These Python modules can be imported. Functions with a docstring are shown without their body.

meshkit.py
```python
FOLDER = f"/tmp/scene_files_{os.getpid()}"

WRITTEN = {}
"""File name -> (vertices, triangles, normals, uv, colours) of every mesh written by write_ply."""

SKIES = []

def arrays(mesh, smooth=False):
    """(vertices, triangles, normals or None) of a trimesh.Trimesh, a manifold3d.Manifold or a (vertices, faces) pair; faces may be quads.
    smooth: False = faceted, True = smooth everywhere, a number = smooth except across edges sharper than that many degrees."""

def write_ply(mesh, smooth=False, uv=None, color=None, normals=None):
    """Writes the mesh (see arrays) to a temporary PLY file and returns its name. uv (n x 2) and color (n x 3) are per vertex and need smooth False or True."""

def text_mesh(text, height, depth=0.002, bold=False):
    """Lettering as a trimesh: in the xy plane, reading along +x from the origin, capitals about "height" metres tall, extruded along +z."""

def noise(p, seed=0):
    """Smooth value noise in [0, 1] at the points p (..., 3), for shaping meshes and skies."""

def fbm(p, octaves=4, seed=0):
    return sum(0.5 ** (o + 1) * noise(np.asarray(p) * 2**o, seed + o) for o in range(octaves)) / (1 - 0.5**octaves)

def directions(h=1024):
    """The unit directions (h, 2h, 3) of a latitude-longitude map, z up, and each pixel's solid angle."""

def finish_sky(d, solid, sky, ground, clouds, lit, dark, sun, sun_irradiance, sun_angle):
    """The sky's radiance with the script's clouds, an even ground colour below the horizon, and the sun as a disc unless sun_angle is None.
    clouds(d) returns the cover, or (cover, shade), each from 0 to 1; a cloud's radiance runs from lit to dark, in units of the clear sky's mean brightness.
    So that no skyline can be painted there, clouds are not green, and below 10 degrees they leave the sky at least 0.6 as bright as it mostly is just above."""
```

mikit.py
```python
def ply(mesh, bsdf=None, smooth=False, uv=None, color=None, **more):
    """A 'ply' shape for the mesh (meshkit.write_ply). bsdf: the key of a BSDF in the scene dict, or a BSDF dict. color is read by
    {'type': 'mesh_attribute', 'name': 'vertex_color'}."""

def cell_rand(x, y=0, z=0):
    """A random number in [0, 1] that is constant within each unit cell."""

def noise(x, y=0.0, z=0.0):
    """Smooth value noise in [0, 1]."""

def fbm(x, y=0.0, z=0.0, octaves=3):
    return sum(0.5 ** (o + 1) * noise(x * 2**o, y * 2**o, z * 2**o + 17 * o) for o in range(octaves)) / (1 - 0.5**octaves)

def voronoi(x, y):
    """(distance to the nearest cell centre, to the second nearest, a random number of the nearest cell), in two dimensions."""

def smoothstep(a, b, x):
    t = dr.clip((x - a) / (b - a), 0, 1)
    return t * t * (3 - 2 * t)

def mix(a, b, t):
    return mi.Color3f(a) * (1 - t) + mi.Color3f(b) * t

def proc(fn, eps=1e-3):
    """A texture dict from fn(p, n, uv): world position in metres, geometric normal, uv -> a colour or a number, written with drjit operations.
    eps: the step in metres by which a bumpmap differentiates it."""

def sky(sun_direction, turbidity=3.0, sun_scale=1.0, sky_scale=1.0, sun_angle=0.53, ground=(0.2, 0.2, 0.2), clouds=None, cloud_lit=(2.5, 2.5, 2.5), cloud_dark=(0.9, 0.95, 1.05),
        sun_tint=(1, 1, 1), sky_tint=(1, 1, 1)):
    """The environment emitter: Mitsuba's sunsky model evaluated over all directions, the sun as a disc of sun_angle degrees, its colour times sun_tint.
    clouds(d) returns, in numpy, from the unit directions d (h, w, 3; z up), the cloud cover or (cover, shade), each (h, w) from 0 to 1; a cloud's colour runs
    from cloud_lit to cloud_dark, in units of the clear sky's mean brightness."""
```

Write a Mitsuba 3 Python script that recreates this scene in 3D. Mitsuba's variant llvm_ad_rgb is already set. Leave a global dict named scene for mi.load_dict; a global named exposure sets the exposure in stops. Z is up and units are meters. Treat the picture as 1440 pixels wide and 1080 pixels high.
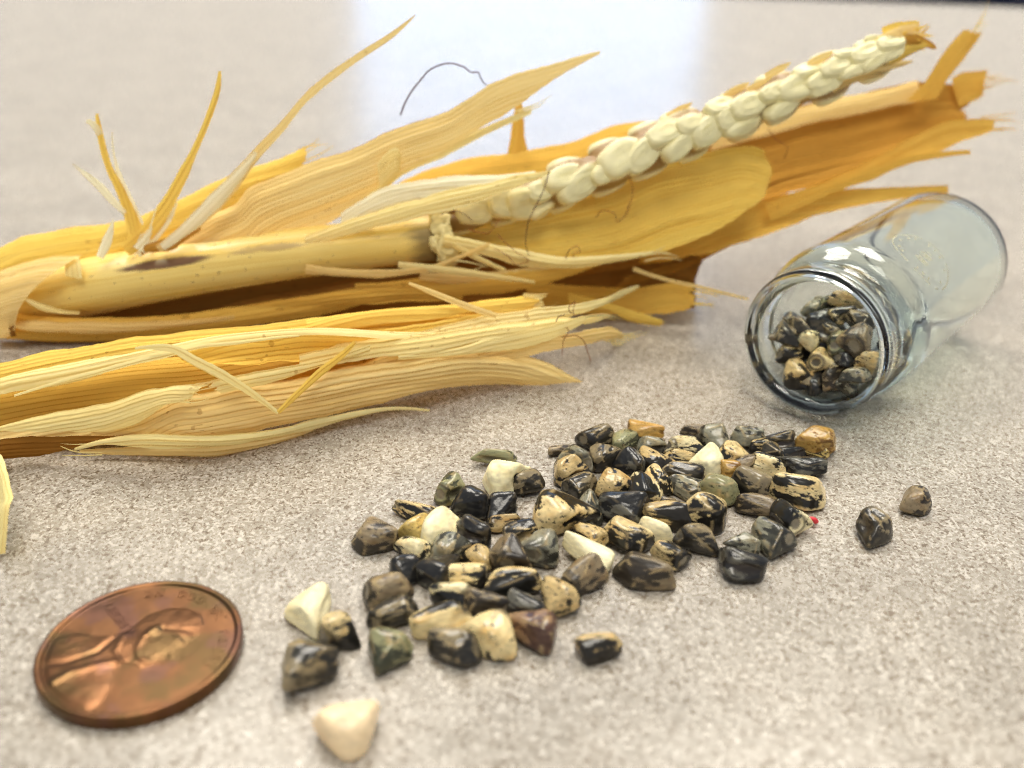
import math, random
import numpy as np, trimesh, shapely
from scipy.interpolate import PchipInterpolator
import drjit as dr, mitsuba as mi, mikit, meshkit
from mikit import noise, fbm, voronoi, smoothstep, mix, proc

scene, labels = {}, {}
T = mi.ScalarTransform4f
# ------------------------------------------------------------------ camera
H, PITCH, ROLL, FPX = 0.06508591, 0.46414727, 0.03119162, 1300.0
cp, sp, cr, sr = math.cos(PITCH), math.sin(PITCH), math.cos(ROLL), math.sin(ROLL)
EYE = np.array([0, 0, H])
FW = np.array([0, cp, -sp])
_R, _U = np.array([1.0, 0, 0]), np.array([0, sp, cp])
RT, UP = cr * _R + sr * _U, -sr * _R + cr * _U
scene['camera'] = {'type': 'thinlens', 'to_world': T().look_at(origin=EYE.tolist(), target=(EYE + FW).tolist(), up=UP.tolist()),
                   'fov': 2 * math.degrees(math.atan(720 / FPX)), 'fov_axis': 'x', 'near_clip': 0.004, 'far_clip': 40.0,
                   'aperture_radius': 0.0009, 'focus_distance': 0.118}
exposure = 0.55
# ------------------------------------------------------------------ lamps
def lamp(key, loc, u, v, rgb, label, cat):
    """a rectangle lamp, u and v its half edges; it shines along u x v"""
    u, v, n = np.array(u, float), np.array(v, float), np.cross(u, v)
    n /= np.linalg.norm(n)
    m = np.eye(4)
    m[:3, 0], m[:3, 1], m[:3, 2], m[:3, 3] = u, v, n, loc
    scene[key] = {'type': 'rectangle', 'to_world': T(m), 'emitter': {'type': 'area', 'radiance': {'type': 'rgb', 'value': list(rgb)}}}
    labels[key] = {'label': label, 'category': cat}
LAMP = (10.8, 10.2, 9.1)
lamp('ceiling_lamp', (-0.55, 1.3, 1.9), (0, 0.62, 0), (0.3, 0, 0), LAMP, 'white fluorescent ceiling panel above the left of the counter', 'lamp')
lamp('ceiling_lamp_001', (0.65, 1.2, 1.9), (0, 0.62, 0), (0.3, 0, 0), LAMP, 'white fluorescent ceiling panel above the right of the counter', 'lamp')
lamp('ceiling_lamp_002', (0.0, -0.65, 1.7), (0, 0.4, 0), (0.3, 0, 0), [0.85 * c for c in LAMP], 'smaller fluorescent ceiling panel behind the camera', 'lamp')
lamp('window', (0.02, 3.2, 1.35), (0.56, 0, 0), (0, 0, 1.25), (0.70, 1.03, 1.58), 'tall daylit window beyond the far edge of the counter', 'window')
scene['room_light'] = {'type': 'constant', 'radiance': {'type': 'rgb', 'value': [0.315, 0.33, 0.355]}}

# ------------------------------------------------------------------ placing helpers (metres)
def ray(px, py):
    return FW + RT * (px - 720) / FPX - UP * (py - 540) / FPX
def at_z(px, py, z=0.0):
    d = ray(px, py)
    return EYE + d * (z - H) / d[2]
def at_plane(px, py, p0, n):
    d = ray(px, py)
    return EYE + d * (np.dot(p0 - EYE, n) / np.dot(d, n))
def depth(p):
    return float(np.dot(np.asarray(p) - EYE, FW))
def ppm(p):
    return FPX / depth(p)
def line_plane(a, b):
    u = b - a
    u[2] = 0
    u /= np.linalg.norm(u)
    return a, np.array([-u[1], u[0], 0]), u
UA, UN, UU = line_plane(at_z(0, 476), at_z(935, 458))        # the vertical plane that the upper ear lies in
LA, LN, LU = line_plane(at_z(0, 655), at_z(870, 484))        # the same of the lower husk
def PU(px, py, d=0.0):
    return at_plane(px, py, UA + UN * d * 1e-3, UN)
_CX = [(-70, 660), (0, 655), (130, 645), (300, 645), (400, 624), (480, 596), (600, 581), (700, 552), (815, 541), (875, 484)]
_BOW = PchipInterpolator([c[0] for c in _CX], [float((at_z(*c) - LA) @ LN) * 1e3 for c in _CX])
def PL(px, py, d=0.0):                                              # the lower husk bows towards the camera
    return at_plane(px, py, LA + LN * (d + float(_BOW(np.clip(px, -70, 875)))) * 1e-3, LN)
def PT(px, py, z=0.0):
    return at_z(px, py, z * 1e-3)

def numbered(key):
    if key not in scene and key not in labels:
        return key
    k = 1
    while f'{key}_{k:03d}' in scene or f'{key}_{k:03d}' in labels:
        k += 1
    return f'{key}_{k:03d}'
def put(key, shape, label=None, cat=None, group=None, kind=None):
    key = numbered(key)
    scene[key] = shape
    e = {k: v for k, v in (('label', label), ('category', cat), ('group', group), ('kind', kind)) if v}
    if e:
        labels[key] = e
    return key
def unit(v):
    v = np.asarray(v, float)
    return v / (np.linalg.norm(v, axis=-1, keepdims=True) + 1e-15)
def grid_faces(n, m, wrap=False):
    i, j = np.meshgrid(np.arange(n - 1), np.arange(m if wrap else m - 1), indexing='ij')
    k = (j + 1) % m
    return np.stack([i * m + j, (i + 1) * m + j, (i + 1) * m + k, i * m + k], -1).reshape(-1, 4)
def spline(pts, n, warp=None):
    """points resampled along their length; returns f(s), s in 0..1"""
    pts = np.asarray(pts, float)
    t = np.concatenate([[0], np.cumsum(np.linalg.norm(np.diff(pts[:, :3], axis=0), axis=1) + 1e-9)])
    return PchipInterpolator(t / t[-1], pts)

# ------------------------------------------------------------------ materials
def husk_color(light, dark, spot=0.5, streak=0.45):
    light, dark = list(light), list(dark)
    def fn(p, n, uv):
        a, w = uv.x, uv.y                                        # millimetres along and across the leaf
        fine = noise(a * 0.014, w * 2.6)
        fine2 = noise(a * 0.04 + 7, w * 6.0, 3.0)
        broad = fbm(a * 0.035 + 3, w * 0.35, 5.0)
        c = mix(light, dark, dr.clip(streak * (0.8 * fine + 0.5 * fine2 + 1.2 * broad - 0.75), 0, 1))
        t = w * 1.45 + 0.55 * noise(a * 0.05, w * 0.6, 2.0)
        vein = smoothstep(0.55, 0.95, dr.abs(t - dr.floor(t) - 0.5) * 2) * (0.12 + 0.75 * noise(a * 0.12, w * 0.7, 14.0))
        c = c * (1 - vein * mi.Color3f(0.30, 0.46, 0.7))
        speck = smoothstep(0.86, 0.9, noise(a * 1.0, w * 2.4, 21.0)) * smoothstep(0.6, 0.75, noise(a * 0.12, w * 0.25, 4.0)) * spot
        return c * (1 - speck * mi.Color3f(0.55, 0.68, 0.8))
    return proc(fn)
def thin(name, light, dark, trans=0.6, rough=0.42, spot=0.5, streak=0.45):
    scene[name] = {'type': 'principledthin', 'base_color': husk_color(light, dark, spot, streak), 'roughness': rough, 'diff_trans': trans, 'eta': 1.4, 'spec_tint': 0.0}
thin('husk_pale', (0.94, 0.83, 0.40), (0.89, 0.66, 0.20))
thin('husk_tan', (0.93, 0.73, 0.32), (0.80, 0.51, 0.13))
thin('husk_yellow', (0.92, 0.67, 0.16), (0.81, 0.50, 0.07))
thin('husk_ochre', (0.82, 0.52, 0.11), (0.62, 0.32, 0.04), trans=0.5)
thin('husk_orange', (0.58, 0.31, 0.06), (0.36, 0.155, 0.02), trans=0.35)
thin('husk_brown_shade', (0.33, 0.15, 0.03), (0.15, 0.055, 0.008), trans=0.1)  # dried brown, darkened so the deep shade of the gaps is in the colour
thin('husk_white', (0.94, 0.91, 0.68), (0.88, 0.78, 0.44), trans=0.6)

def table_color(p, n, uv):
    x, y = p.x * 1000, p.y * 1000
    a = fbm(x * 1.9, y * 1.9, 1.0)
    b = noise(x * 4.2 + 40, y * 4.2, 2.0)
    g = fbm(x * 0.12, y * 0.12, 8.0)
    c = mix([0.335, 0.31, 0.27], [0.46, 0.435, 0.395], smoothstep(0.28, 0.72, a))
    c = mix(c, [0.15, 0.11, 0.07], smoothstep(0.62, 0.76, noise(x * 2.8 + 9, y * 2.8, 5.0)) * smoothstep(0.3, 0.6, b) * 0.8)
    c = mix(c, [0.22, 0.18, 0.13], smoothstep(0.64, 0.78, noise(x * 5.6, y * 5.6 + 70, 6.0)) * 0.65)
    c = mix(c, [0.68, 0.66, 0.62], smoothstep(0.66, 0.80, noise(x * 3.7 + 90, y * 3.7 + 30, 7.0)) * 0.62)
    return c * mi.Color3f(0.86, 0.82, 0.76) * (0.86 + 0.28 * g)
def table_bump(p, n, uv):
    return noise(p.x * 1500, p.y * 1500) + 0.5 * noise(p.x * 3300, p.y * 3300, 4.0)
scene['laminate'] = {'type': 'twosided', 'bsdf': {'type': 'bumpmap', 'scale': 0.000012, 'tex': proc(table_bump, eps=6e-5),
                     'b': {'type': 'principled', 'base_color': proc(table_color), 'roughness': 0.28, 'specular': 0.35}}}
scene['carpet'] = {'type': 'twosided', 'bsdf': {'type': 'diffuse', 'reflectance': proc(lambda p, n, uv: mix([0.012, 0.014, 0.03], [0.03, 0.035, 0.06], noise(p.x * 40, p.y * 40)))}}
VC = {'type': 'mesh_attribute', 'name': 'vertex_color'}
scene['seed_gloss'] = {'type': 'principled', 'base_color': VC, 'roughness': 0.17, 'specular': 0.34, 'clearcoat': 0.15, 'clearcoat_gloss': 0.95}
scene['seed_satin'] = {'type': 'principled', 'base_color': VC, 'roughness': 0.3, 'specular': 0.35}
scene['kernel_coat'] = {'type': 'principled', 'base_color': VC, 'roughness': 0.4, 'specular': 0.45}
scene['fibre'] = {'type': 'twosided', 'bsdf': {'type': 'principled', 'base_color': VC, 'roughness': 0.5, 'specular': 0.4}}
scene['silk'] = {'type': 'principled', 'base_color': {'type': 'rgb', 'value': [0.10, 0.022, 0.02]}, 'roughness': 0.7, 'specular': 0.15}
scene['silk_tan'] = {'type': 'principled', 'base_color': {'type': 'rgb', 'value': [0.24, 0.07, 0.02]}, 'roughness': 0.7, 'specular': 0.15}
scene['red_fibre'] = {'type': 'principled', 'base_color': {'type': 'rgb', 'value': [0.62, 0.03, 0.04]}, 'roughness': 0.5}
scene['glass'] = {'type': 'dielectric', 'int_ior': 1.5, 'ext_ior': 1.0, 'specular_transmittance': {'type': 'rgb', 'value': [0.962, 0.994, 0.976]}}
scene['print'] = {'type': 'twosided', 'bsdf': {'type': 'diffuse', 'reflectance': {'type': 'rgb', 'value': [0.42, 0.40, 0.27]}}}
def stem_color(p, n, uv):
    a, w = uv.x, uv.y                                            # mm along from the left end, and round the stem (0 = top, towards the camera positive)
    fine = noise(a * 0.03, w * 4.0) * 0.6 + noise(a * 0.05 + 5, w * 9.0, 2.0) * 0.4
    broad = fbm(a * 0.05, w * 0.3, 3.0)
    c = mix([0.85, 0.66, 0.22], [0.70, 0.46, 0.075], dr.clip(1.0 * fine + 0.9 * broad - 0.5, 0, 1))
    e = fbm(a * 0.28, w * 1.7, 6.0)
    st = dr.exp(-dr.square((a - 27 + 0.6 * (w - 4)) / 8.0)) * dr.exp(-dr.square((w - 4.1) / 1.0))
    c = mix(c, [0.15, 0.07, 0.022], smoothstep(0.28, 0.6, st * (0.45 + 1.0 * e)))
    st2 = dr.exp(-dr.square((a - 44) / 7.0)) * dr.exp(-dr.square((w - 3.8) / 0.8))
    c = mix(c, [0.30, 0.19, 0.08], smoothstep(0.3, 0.6, st2 * (0.3 + e)) * 0.6)
    c = mix(c, [0.9, 0.84, 0.55], dr.exp(-dr.square((a - 28) / 9.0)) * smoothstep(0.5, 0.7, noise(a * 0.45, w * 0.8, 12.0)) * dr.exp(-dr.square((w - 2.4) / 1.1)))
    c = mix(c, [0.16, 0.11, 0.04], smoothstep(65.5, 69.5, a + 3.0 * (e - 0.5)) * smoothstep(0.5, 5.0, w) * 0.85)
    sk = smoothstep(0.90, 0.94, noise(a * 0.9, w * 1.8, 17.0)) * 0.5
    return mix(c, [0.25, 0.15, 0.06], sk)
scene['stem_skin'] = {'type': 'principled', 'base_color': proc(stem_color), 'roughness': 0.36, 'specular': 0.45}
def copper(p, n, uv):
    x, y = p.x * 1000, p.y * 1000
    c = mix([0.115, 0.050, 0.021], [0.185, 0.085, 0.036], fbm(x * 0.5, y * 0.5, 2.0))
    c = mix(c, [0.09, 0.058, 0.022], smoothstep(0.45, 0.7, fbm(x * 0.32 + 11, y * 0.32, 6.0)) * 0.8)
    c = mix(c, [0.125, 0.060, 0.048], smoothstep(0.5, 0.72, fbm(x * 0.4 + 31, y * 0.4, 9.0)) * 0.6)
    return mix(c, [0.10, 0.05, 0.025], smoothstep(0.72, 0.85, noise(x * 2.2, y * 2.2, 4.0)) * 0.25)
scene['copper'] = {'type': 'principled', 'base_color': proc(copper), 'metallic': 0.9, 'roughness': proc(lambda p, n, uv: 0.22 + 0.16 * fbm(p.x * 900, p.y * 900, 3.0)), 'specular': 0.5}

# ------------------------------------------------------------------ setting: counter and floor
e0, e1 = at_z(1090, -1), at_z(1385, 9)
c0, c1 = at_z(1436, 24), at_z(1452, 60)
far = unit(e1 - e0)
poly = shapely.Polygon([tuple((e0 - far * 1.6)[:2]), tuple((e1 + far * 0.12)[:2]), tuple((c1 + (c1 - c0) * 0.0 + [0.06, -0.1, 0])[:2]), (0.75, -0.6), (-1.6, -0.6)])
poly = poly.buffer(-0.05).buffer(0.05, quad_segs=12)
top = trimesh.creation.extrude_polygon(poly, 0.03, engine='earcut')
top.apply_translation([0, 0, -0.03])
put('counter_top', mikit.ply(top, 'laminate'), 'grey speckled laminate counter top', 'counter', kind='structure')
fl = trimesh.creation.box((24, 24, 0.02))
fl.apply_translation([0, 6, -0.86])
put('floor', mikit.ply(fl, 'carpet'), 'dark floor beyond the far edge of the counter', 'floor', kind='structure')

# ------------------------------------------------------------------ husk leaves
def leaf(key, P, A, B, bulge=0.15, mat='husk_tan', rip=0.4, vein=0.09, crease=0.26, jag=(0.0, 0.0), n=(150, 44), seed=0, label=None, roll=0.0, notch=0.0):
    """A dried leaf: a sheet between the edges A and B, each [(pixel x, pixel y, offset in mm)], bulged by a share of its width; veins and creases are relief."""
    if len(A[0]) == 2:
        A = [(*a, 0.0) for a in A]
    if len(B[0]) == 2:
        B = [(*b, 0.0) for b in B]
    fa, fb = spline([P(*a) for a in A], 0), spline([P(*b) for b in B], 0)
    N, M = n
    s, v = np.linspace(0, 1, N)[:, None], np.linspace(0, 1, M)[None, :]
    tear = lambda k: 0.9 * meshkit.noise(np.stack([v * 3.3, v * 0 + seed, v * 0], -1), seed + k) + 0.6 * meshkit.noise(np.stack([v * 9.0, v * 0 + seed, v * 0], -1), seed + k + 1) + 0.35 * meshkit.noise(np.stack([v * 24.0, v * 0, v * 0], -1), seed + k + 2)
    j0, j1 = jag[0] * tear(40), jag[1] * tear(50)
    j1 = j1 + notch * np.sin(np.pi * v)
    S = j0 + s * (1 - j0 - j1)
    pa, pb = fa(S), fb(S)
    wid = np.linalg.norm(pb - pa, axis=-1)
    length = np.linalg.norm(np.diff(0.5 * (pa + pb)[:, M // 2], axis=0), axis=-1).sum()
    mid = 0.5 * (fa(s[:, 0]) + fb(s[:, 0]))
    tang = unit(np.gradient(mid, axis=0))
    across = fb(s[:, 0]) - fa(s[:, 0])
    k = np.ones(9) / 9
    nr = np.cross(tang, unit(across))
    nr = unit(np.stack([np.convolve(np.pad(nr[:, c], 4, mode='edge'), k, 'valid') for c in range(3)], -1))
    nr *= np.sign(np.sum(nr * (EYE - mid), -1))[:, None]
    p = pa * (1 - v)[..., None] + pb * v[..., None]
    amm, wmm = S * length * 1000, v * wid * 1000
    q = np.stack([amm * 0.06, v * 2.2 + 0 * S, 0 * S + seed * 7.3], -1)
    und = (meshkit.fbm(q, 3, seed) - 0.5) * 2 * rip
    cre = (meshkit.noise(np.stack([amm * 0.03, wmm * 0.9, 0 * S + seed], -1), seed + 11) - 0.5) * 2 * crease
    wt = (wmm + 11.0 * seed) * 1.45
    vei = -vein * 1.3 * np.abs(wt - np.floor(wt) - 0.5) ** 1.5 * 2.8 + (meshkit.noise(np.stack([amm * 0.02, wmm * 1.6, 0 * S + seed], -1), seed + 17) - 0.5) * vein
    fade = np.clip(wid * 1000 / 3.0, 0.1, 1)
    off = bulge * wid * (1 - (2 * v - 1) ** 2) + roll * wid * (2 * v - 1) ** 4 + (und + cre + vei) * 1e-3 * fade
    edge = (meshkit.noise(np.stack([amm * 0.25, 0 * amm, 0 * amm + seed], -1), seed + 23) - 0.5) * 0.5e-3 * fade
    edge = edge + (meshkit.noise(np.stack([amm * 1.3, 0 * amm, 0 * amm + seed], -1), seed + 29) - 0.5) * 0.16e-3 * fade
    p = p + nr[:, None, :] * off[..., None] + unit(across)[:, None, :] * (edge * (2 * v - 1))[..., None]
    p[..., 2] = np.maximum(p[..., 2], 0.00025)
    uv = np.stack([amm + 37.0 * seed, wmm + 11.0 * seed], -1).reshape(-1, 2)
    return put(key, mikit.ply((p.reshape(-1, 3), grid_faces(N, M)), mat, smooth=True, uv=uv), label)
def strip(key, P, pts, w, mat='husk_pale', bulge=0.15, seed=0, n=(110, 12), **k):
    """A narrow strip along pixel points (x, y, offset, half width in pixels)."""
    q = np.array(pts, float)
    d = np.gradient(q[:, :2], axis=0)
    d = d / (np.linalg.norm(d, axis=1, keepdims=True) + 1e-9)
    nn = np.stack([d[:, 1], -d[:, 0]], -1)
    hw = (q[:, 3] if q.shape[1] > 3 else np.full(len(q), w))[:, None]
    A, B = q[:, :2] + nn * hw, q[:, :2] - nn * hw
    return leaf(key, P, [(*a, z) for a, z in zip(A, q[:, 2])], [(*b, z) for b, z in zip(B, q[:, 2])], bulge, mat, rip=k.pop('rip', 0.12), crease=0.05, vein=0.03, n=n, seed=seed, **k)
def tube_mesh(pts, rad, sides=24, rough=0.0, seed=0, squash=1.0):
    """a capped tube along 3D points; returns (vertices, quads as triangles, uv in mm)"""
    pts = np.asarray(pts, float)
    t = unit(np.gradient(pts, axis=0))
    side = unit(np.cross(t, [0, 0, 1.0]))
    upv = np.cross(side, t)
    a = np.linspace(0, 2 * np.pi, sides, endpoint=False)
    r = np.broadcast_to(np.asarray(rad, float), (len(pts),))
    amm = np.concatenate([[0], np.cumsum(np.linalg.norm(np.diff(pts, axis=0), axis=1))]) * 1000
    rr = r[:, None] * np.ones(sides)[None]
    if rough:
        g = np.stack([amm[:, None] * 0.08 + 0 * a[None], np.cos(a)[None] * 3 + 0 * amm[:, None], np.sin(a)[None] * 3 + seed + 0 * amm[:, None]], -1)
        rr = rr + rough * (meshkit.fbm(g, 3, seed) - 0.5) * 2
    # angle 0 is up, growing towards the camera
    v = pts[:, None] + rr[..., None] * (np.cos(a)[None, :, None] * upv[:, None] + np.sin(a)[None, :, None] * side[:, None] * squash)
    n = len(pts)
    V = np.vstack([v.reshape(-1, 3), pts[:1], pts[-1:]])
    f = grid_faces(n, sides, wrap=True)
    F3 = np.vstack([f[:, [0, 1, 2]], f[:, [0, 2, 3]]])
    j = np.arange(sides)
    k = (j + 1) % sides
    F3 = np.vstack([F3, np.stack([0 * j + n * sides, j, k], 1), np.stack([0 * j + n * sides + 1, (n - 1) * sides + k, (n - 1) * sides + j], 1)])
    aa = (a + np.pi) % (2 * np.pi) - np.pi
    uv = np.stack([np.repeat(amm, sides), (aa[None] * r[:, None] * 1000).ravel()], -1)
    return V, F3[:, ::-1], np.vstack([uv, [[amm[0], 0], [amm[-1], 0]]])
def thread(key, pts3, r=0.00009, mat='silk', n=60, label=None):
    f = spline(pts3, 0)
    q = f(np.linspace(0, 1, n))
    V, F3, _ = tube_mesh(q, np.linspace(r, r * 0.7, n), 6)
    return put(key, mikit.ply((V, F3), mat, smooth=True), label)

EAR = 'dried_ear'
labels[EAR] = {'label': 'dried ear with a cut stem, torn husk leaves and a spike of pale kernels', 'category': 'dried corn ear'}
HUSK = 'dried_husk'
labels[HUSK] = {'label': 'dried yellow husk bundle lying in front of the big ear, empty of kernels', 'category': 'corn husk'}

# ---- upper ear: back leaves first
eh = EAR + '__husk_leaf'
leaf(eh, PU, [(-60, 372, 8), (0, 346, 8), (40, 330, 9), (160, 311, 10), (240, 283, 11), (330, 243, 12), (395, 221, 13), (438, 207, 14)],
     [(-60, 450, 2), (0, 430, 3), (60, 415, 4), (160, 380, 5), (260, 345, 6), (330, 305, 8), (392, 265, 11), (426, 240, 13)], 0.22, 'husk_yellow', jag=(0, 0.012), seed=1)
leaf(eh, PU, [(300, 300, 12), (360, 265, 13), (410, 245, 14), (440, 236, 14)], [(300, 345, 10), (360, 310, 11), (420, 275, 13), (450, 250, 14)], 0.1, 'husk_ochre', seed=2, n=(60, 20))
leaf(eh, PU, [(215, 352, 4), (262, 322, 3), (300, 300, 3), (332, 285, 3), (348, 268, 3.5), (420, 236, 4), (500, 206, 4.5), (560, 180, 5), (620, 160, 6), (690, 120, 7), (760, 94, 8), (843, 71, 9)],
     [(215, 372, 1), (262, 360, 0), (310, 352, 0), (360, 342, 0), (400, 332, 1), (450, 318, 2), (505, 285, 3), (566, 240, 4), (620, 214, 5), (690, 172, 6), (765, 122, 7), (844, 76, 9)], 0.16, 'husk_tan', rip=0.6, crease=0.4, seed=3, label='broad tan leaf with fine veins, its tip bent up into the air', n=(200, 64))
leaf(eh, PU, [(530, 232, 2.5), (545, 212, 2), (556, 206, 2), (562, 216, 3)], [(536, 272, 1.5), (548, 262, 2), (556, 250, 2), (562, 236, 3)], 0.1, 'husk_pale', seed=4, n=(50, 24))
leaf(eh, PU, [(480, 300, 3), (530, 262, 5), (556, 238, 6), (620, 206, 7), (690, 174, 8), (747, 152, 9)], [(480, 310, 3), (535, 275, 4.5), (562, 250, 5.5), (625, 220, 6.5), (692, 186, 7.5), (747, 161, 9)], 0.2, 'husk_pale', seed=5, n=(90, 16))
leaf(eh, PU, [(540, 268, 16), (590, 243, 17), (650, 224, 18), (705, 216, 18), (750, 210, 18), (800, 200, 19), (850, 180, 20), (905, 171, 21), (960, 172, 22)],
     [(540, 300, 10), (600, 300, 10), (660, 298, 10), (720, 290, 10), (780, 280, 10), (840, 262, 10), (900, 240, 11), (930, 225, 12), (970, 210, 14)], 0.12, 'husk_ochre', seed=6, rip=0.8)
leaf(eh, PU, [(715, 218, 19), (718, 185, 19), (722, 158, 19), (730, 142, 19)], [(741, 214, 19), (738, 185, 19), (738, 160, 19), (733, 142, 19)], 0.15, 'husk_ochre', seed=7, n=(50, 14), label='short upright torn strip with a dark tip')
# the big orange husk behind the spike
leaf(eh, PU, [(800, 240, 16), (880, 215, 18), (960, 196, 21), (1040, 176, 24), (1120, 152, 27), (1200, 135, 30), (1290, 117, 32), (1340, 118, 33), (1400, 103, 34)],
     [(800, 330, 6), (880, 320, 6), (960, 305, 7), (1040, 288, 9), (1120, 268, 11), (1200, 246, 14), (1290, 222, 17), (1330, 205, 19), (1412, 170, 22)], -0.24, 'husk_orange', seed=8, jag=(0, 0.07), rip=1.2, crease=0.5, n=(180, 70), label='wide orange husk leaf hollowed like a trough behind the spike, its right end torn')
leaf(eh, PU, [(1000, 190, 23.5), (1080, 164, 25.5), (1160, 142, 28), (1230, 128, 30), (1290, 114, 31.5)], [(1000, 214, 21), (1080, 190, 23), (1160, 170, 25), (1230, 156, 27), (1290, 142, 29)], 0.1, 'husk_tan', seed=9, n=(80, 20))
leaf(eh, PU, [(1272, 142, 26), (1298, 118, 26), (1330, 72, 26), (1362, 36, 26)], [(1318, 138, 26), (1326, 122, 26), (1356, 82, 26), (1384, 42, 26)], 0.2, 'husk_ochre', seed=10, n=(60, 20), jag=(0, 0.06), label='upright torn strip at the right end of the ear')
leaf(eh, PU, [(1340, 110, 31), (1358, 100, 31), (1376, 98, 31), (1394, 98, 31)], [(1350, 150, 30), (1364, 146, 30), (1374, 142, 30), (1384, 132, 30)], -0.15, 'husk_ochre', seed=11, n=(40, 24), jag=(0, 0.06))
leaf(eh, PU, [(1120, 270, 11), (1200, 236, 13), (1290, 190, 16), (1350, 168, 18), (1406, 168, 19)], [(1120, 296, 8), (1200, 258, 10), (1290, 226, 13), (1350, 200, 16), (1404, 182, 18)], -0.1, 'husk_ochre', seed=12, n=(90, 24), jag=(0, 0.02))
strip(eh, PU, [(1080, 300, 8, 13), (1150, 270, 8, 10), (1220, 246, 9, 8), (1290, 222, 9, 6), (1364, 214, 10, 3.5)], 8, 'husk_ochre', seed=13)
# lower right layers
leaf(eh, PU, [(880, 335, 9), (960, 316, 9), (1040, 292, 10), (1110, 272, 10), (1180, 268, 11), (1250, 264, 11), (1334, 261, 11)], [(880, 372, 6), (960, 362, 6), (1040, 344, 7), (1110, 318, 8), (1180, 294, 9), (1250, 282, 10), (1334, 271, 11)], -0.14, 'husk_ochre', seed=14, n=(130, 24))
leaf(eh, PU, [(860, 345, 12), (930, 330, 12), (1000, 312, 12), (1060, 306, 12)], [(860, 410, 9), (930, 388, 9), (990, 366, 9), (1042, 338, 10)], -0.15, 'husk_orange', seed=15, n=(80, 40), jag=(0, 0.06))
leaf(eh, PU, [(700, 372, 9), (800, 356, 9), (900, 350, 9), (980, 360, 9), (994, 376, 9)], [(700, 440, 7), (800, 436, 7), (880, 440, 7), (950, 438, 7), (986, 432, 7)], -0.2, 'husk_brown_shade', seed=16, n=(90, 40), jag=(0, 0.03), label='leaf under the spike, shade put into its dark brown colour')
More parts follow.
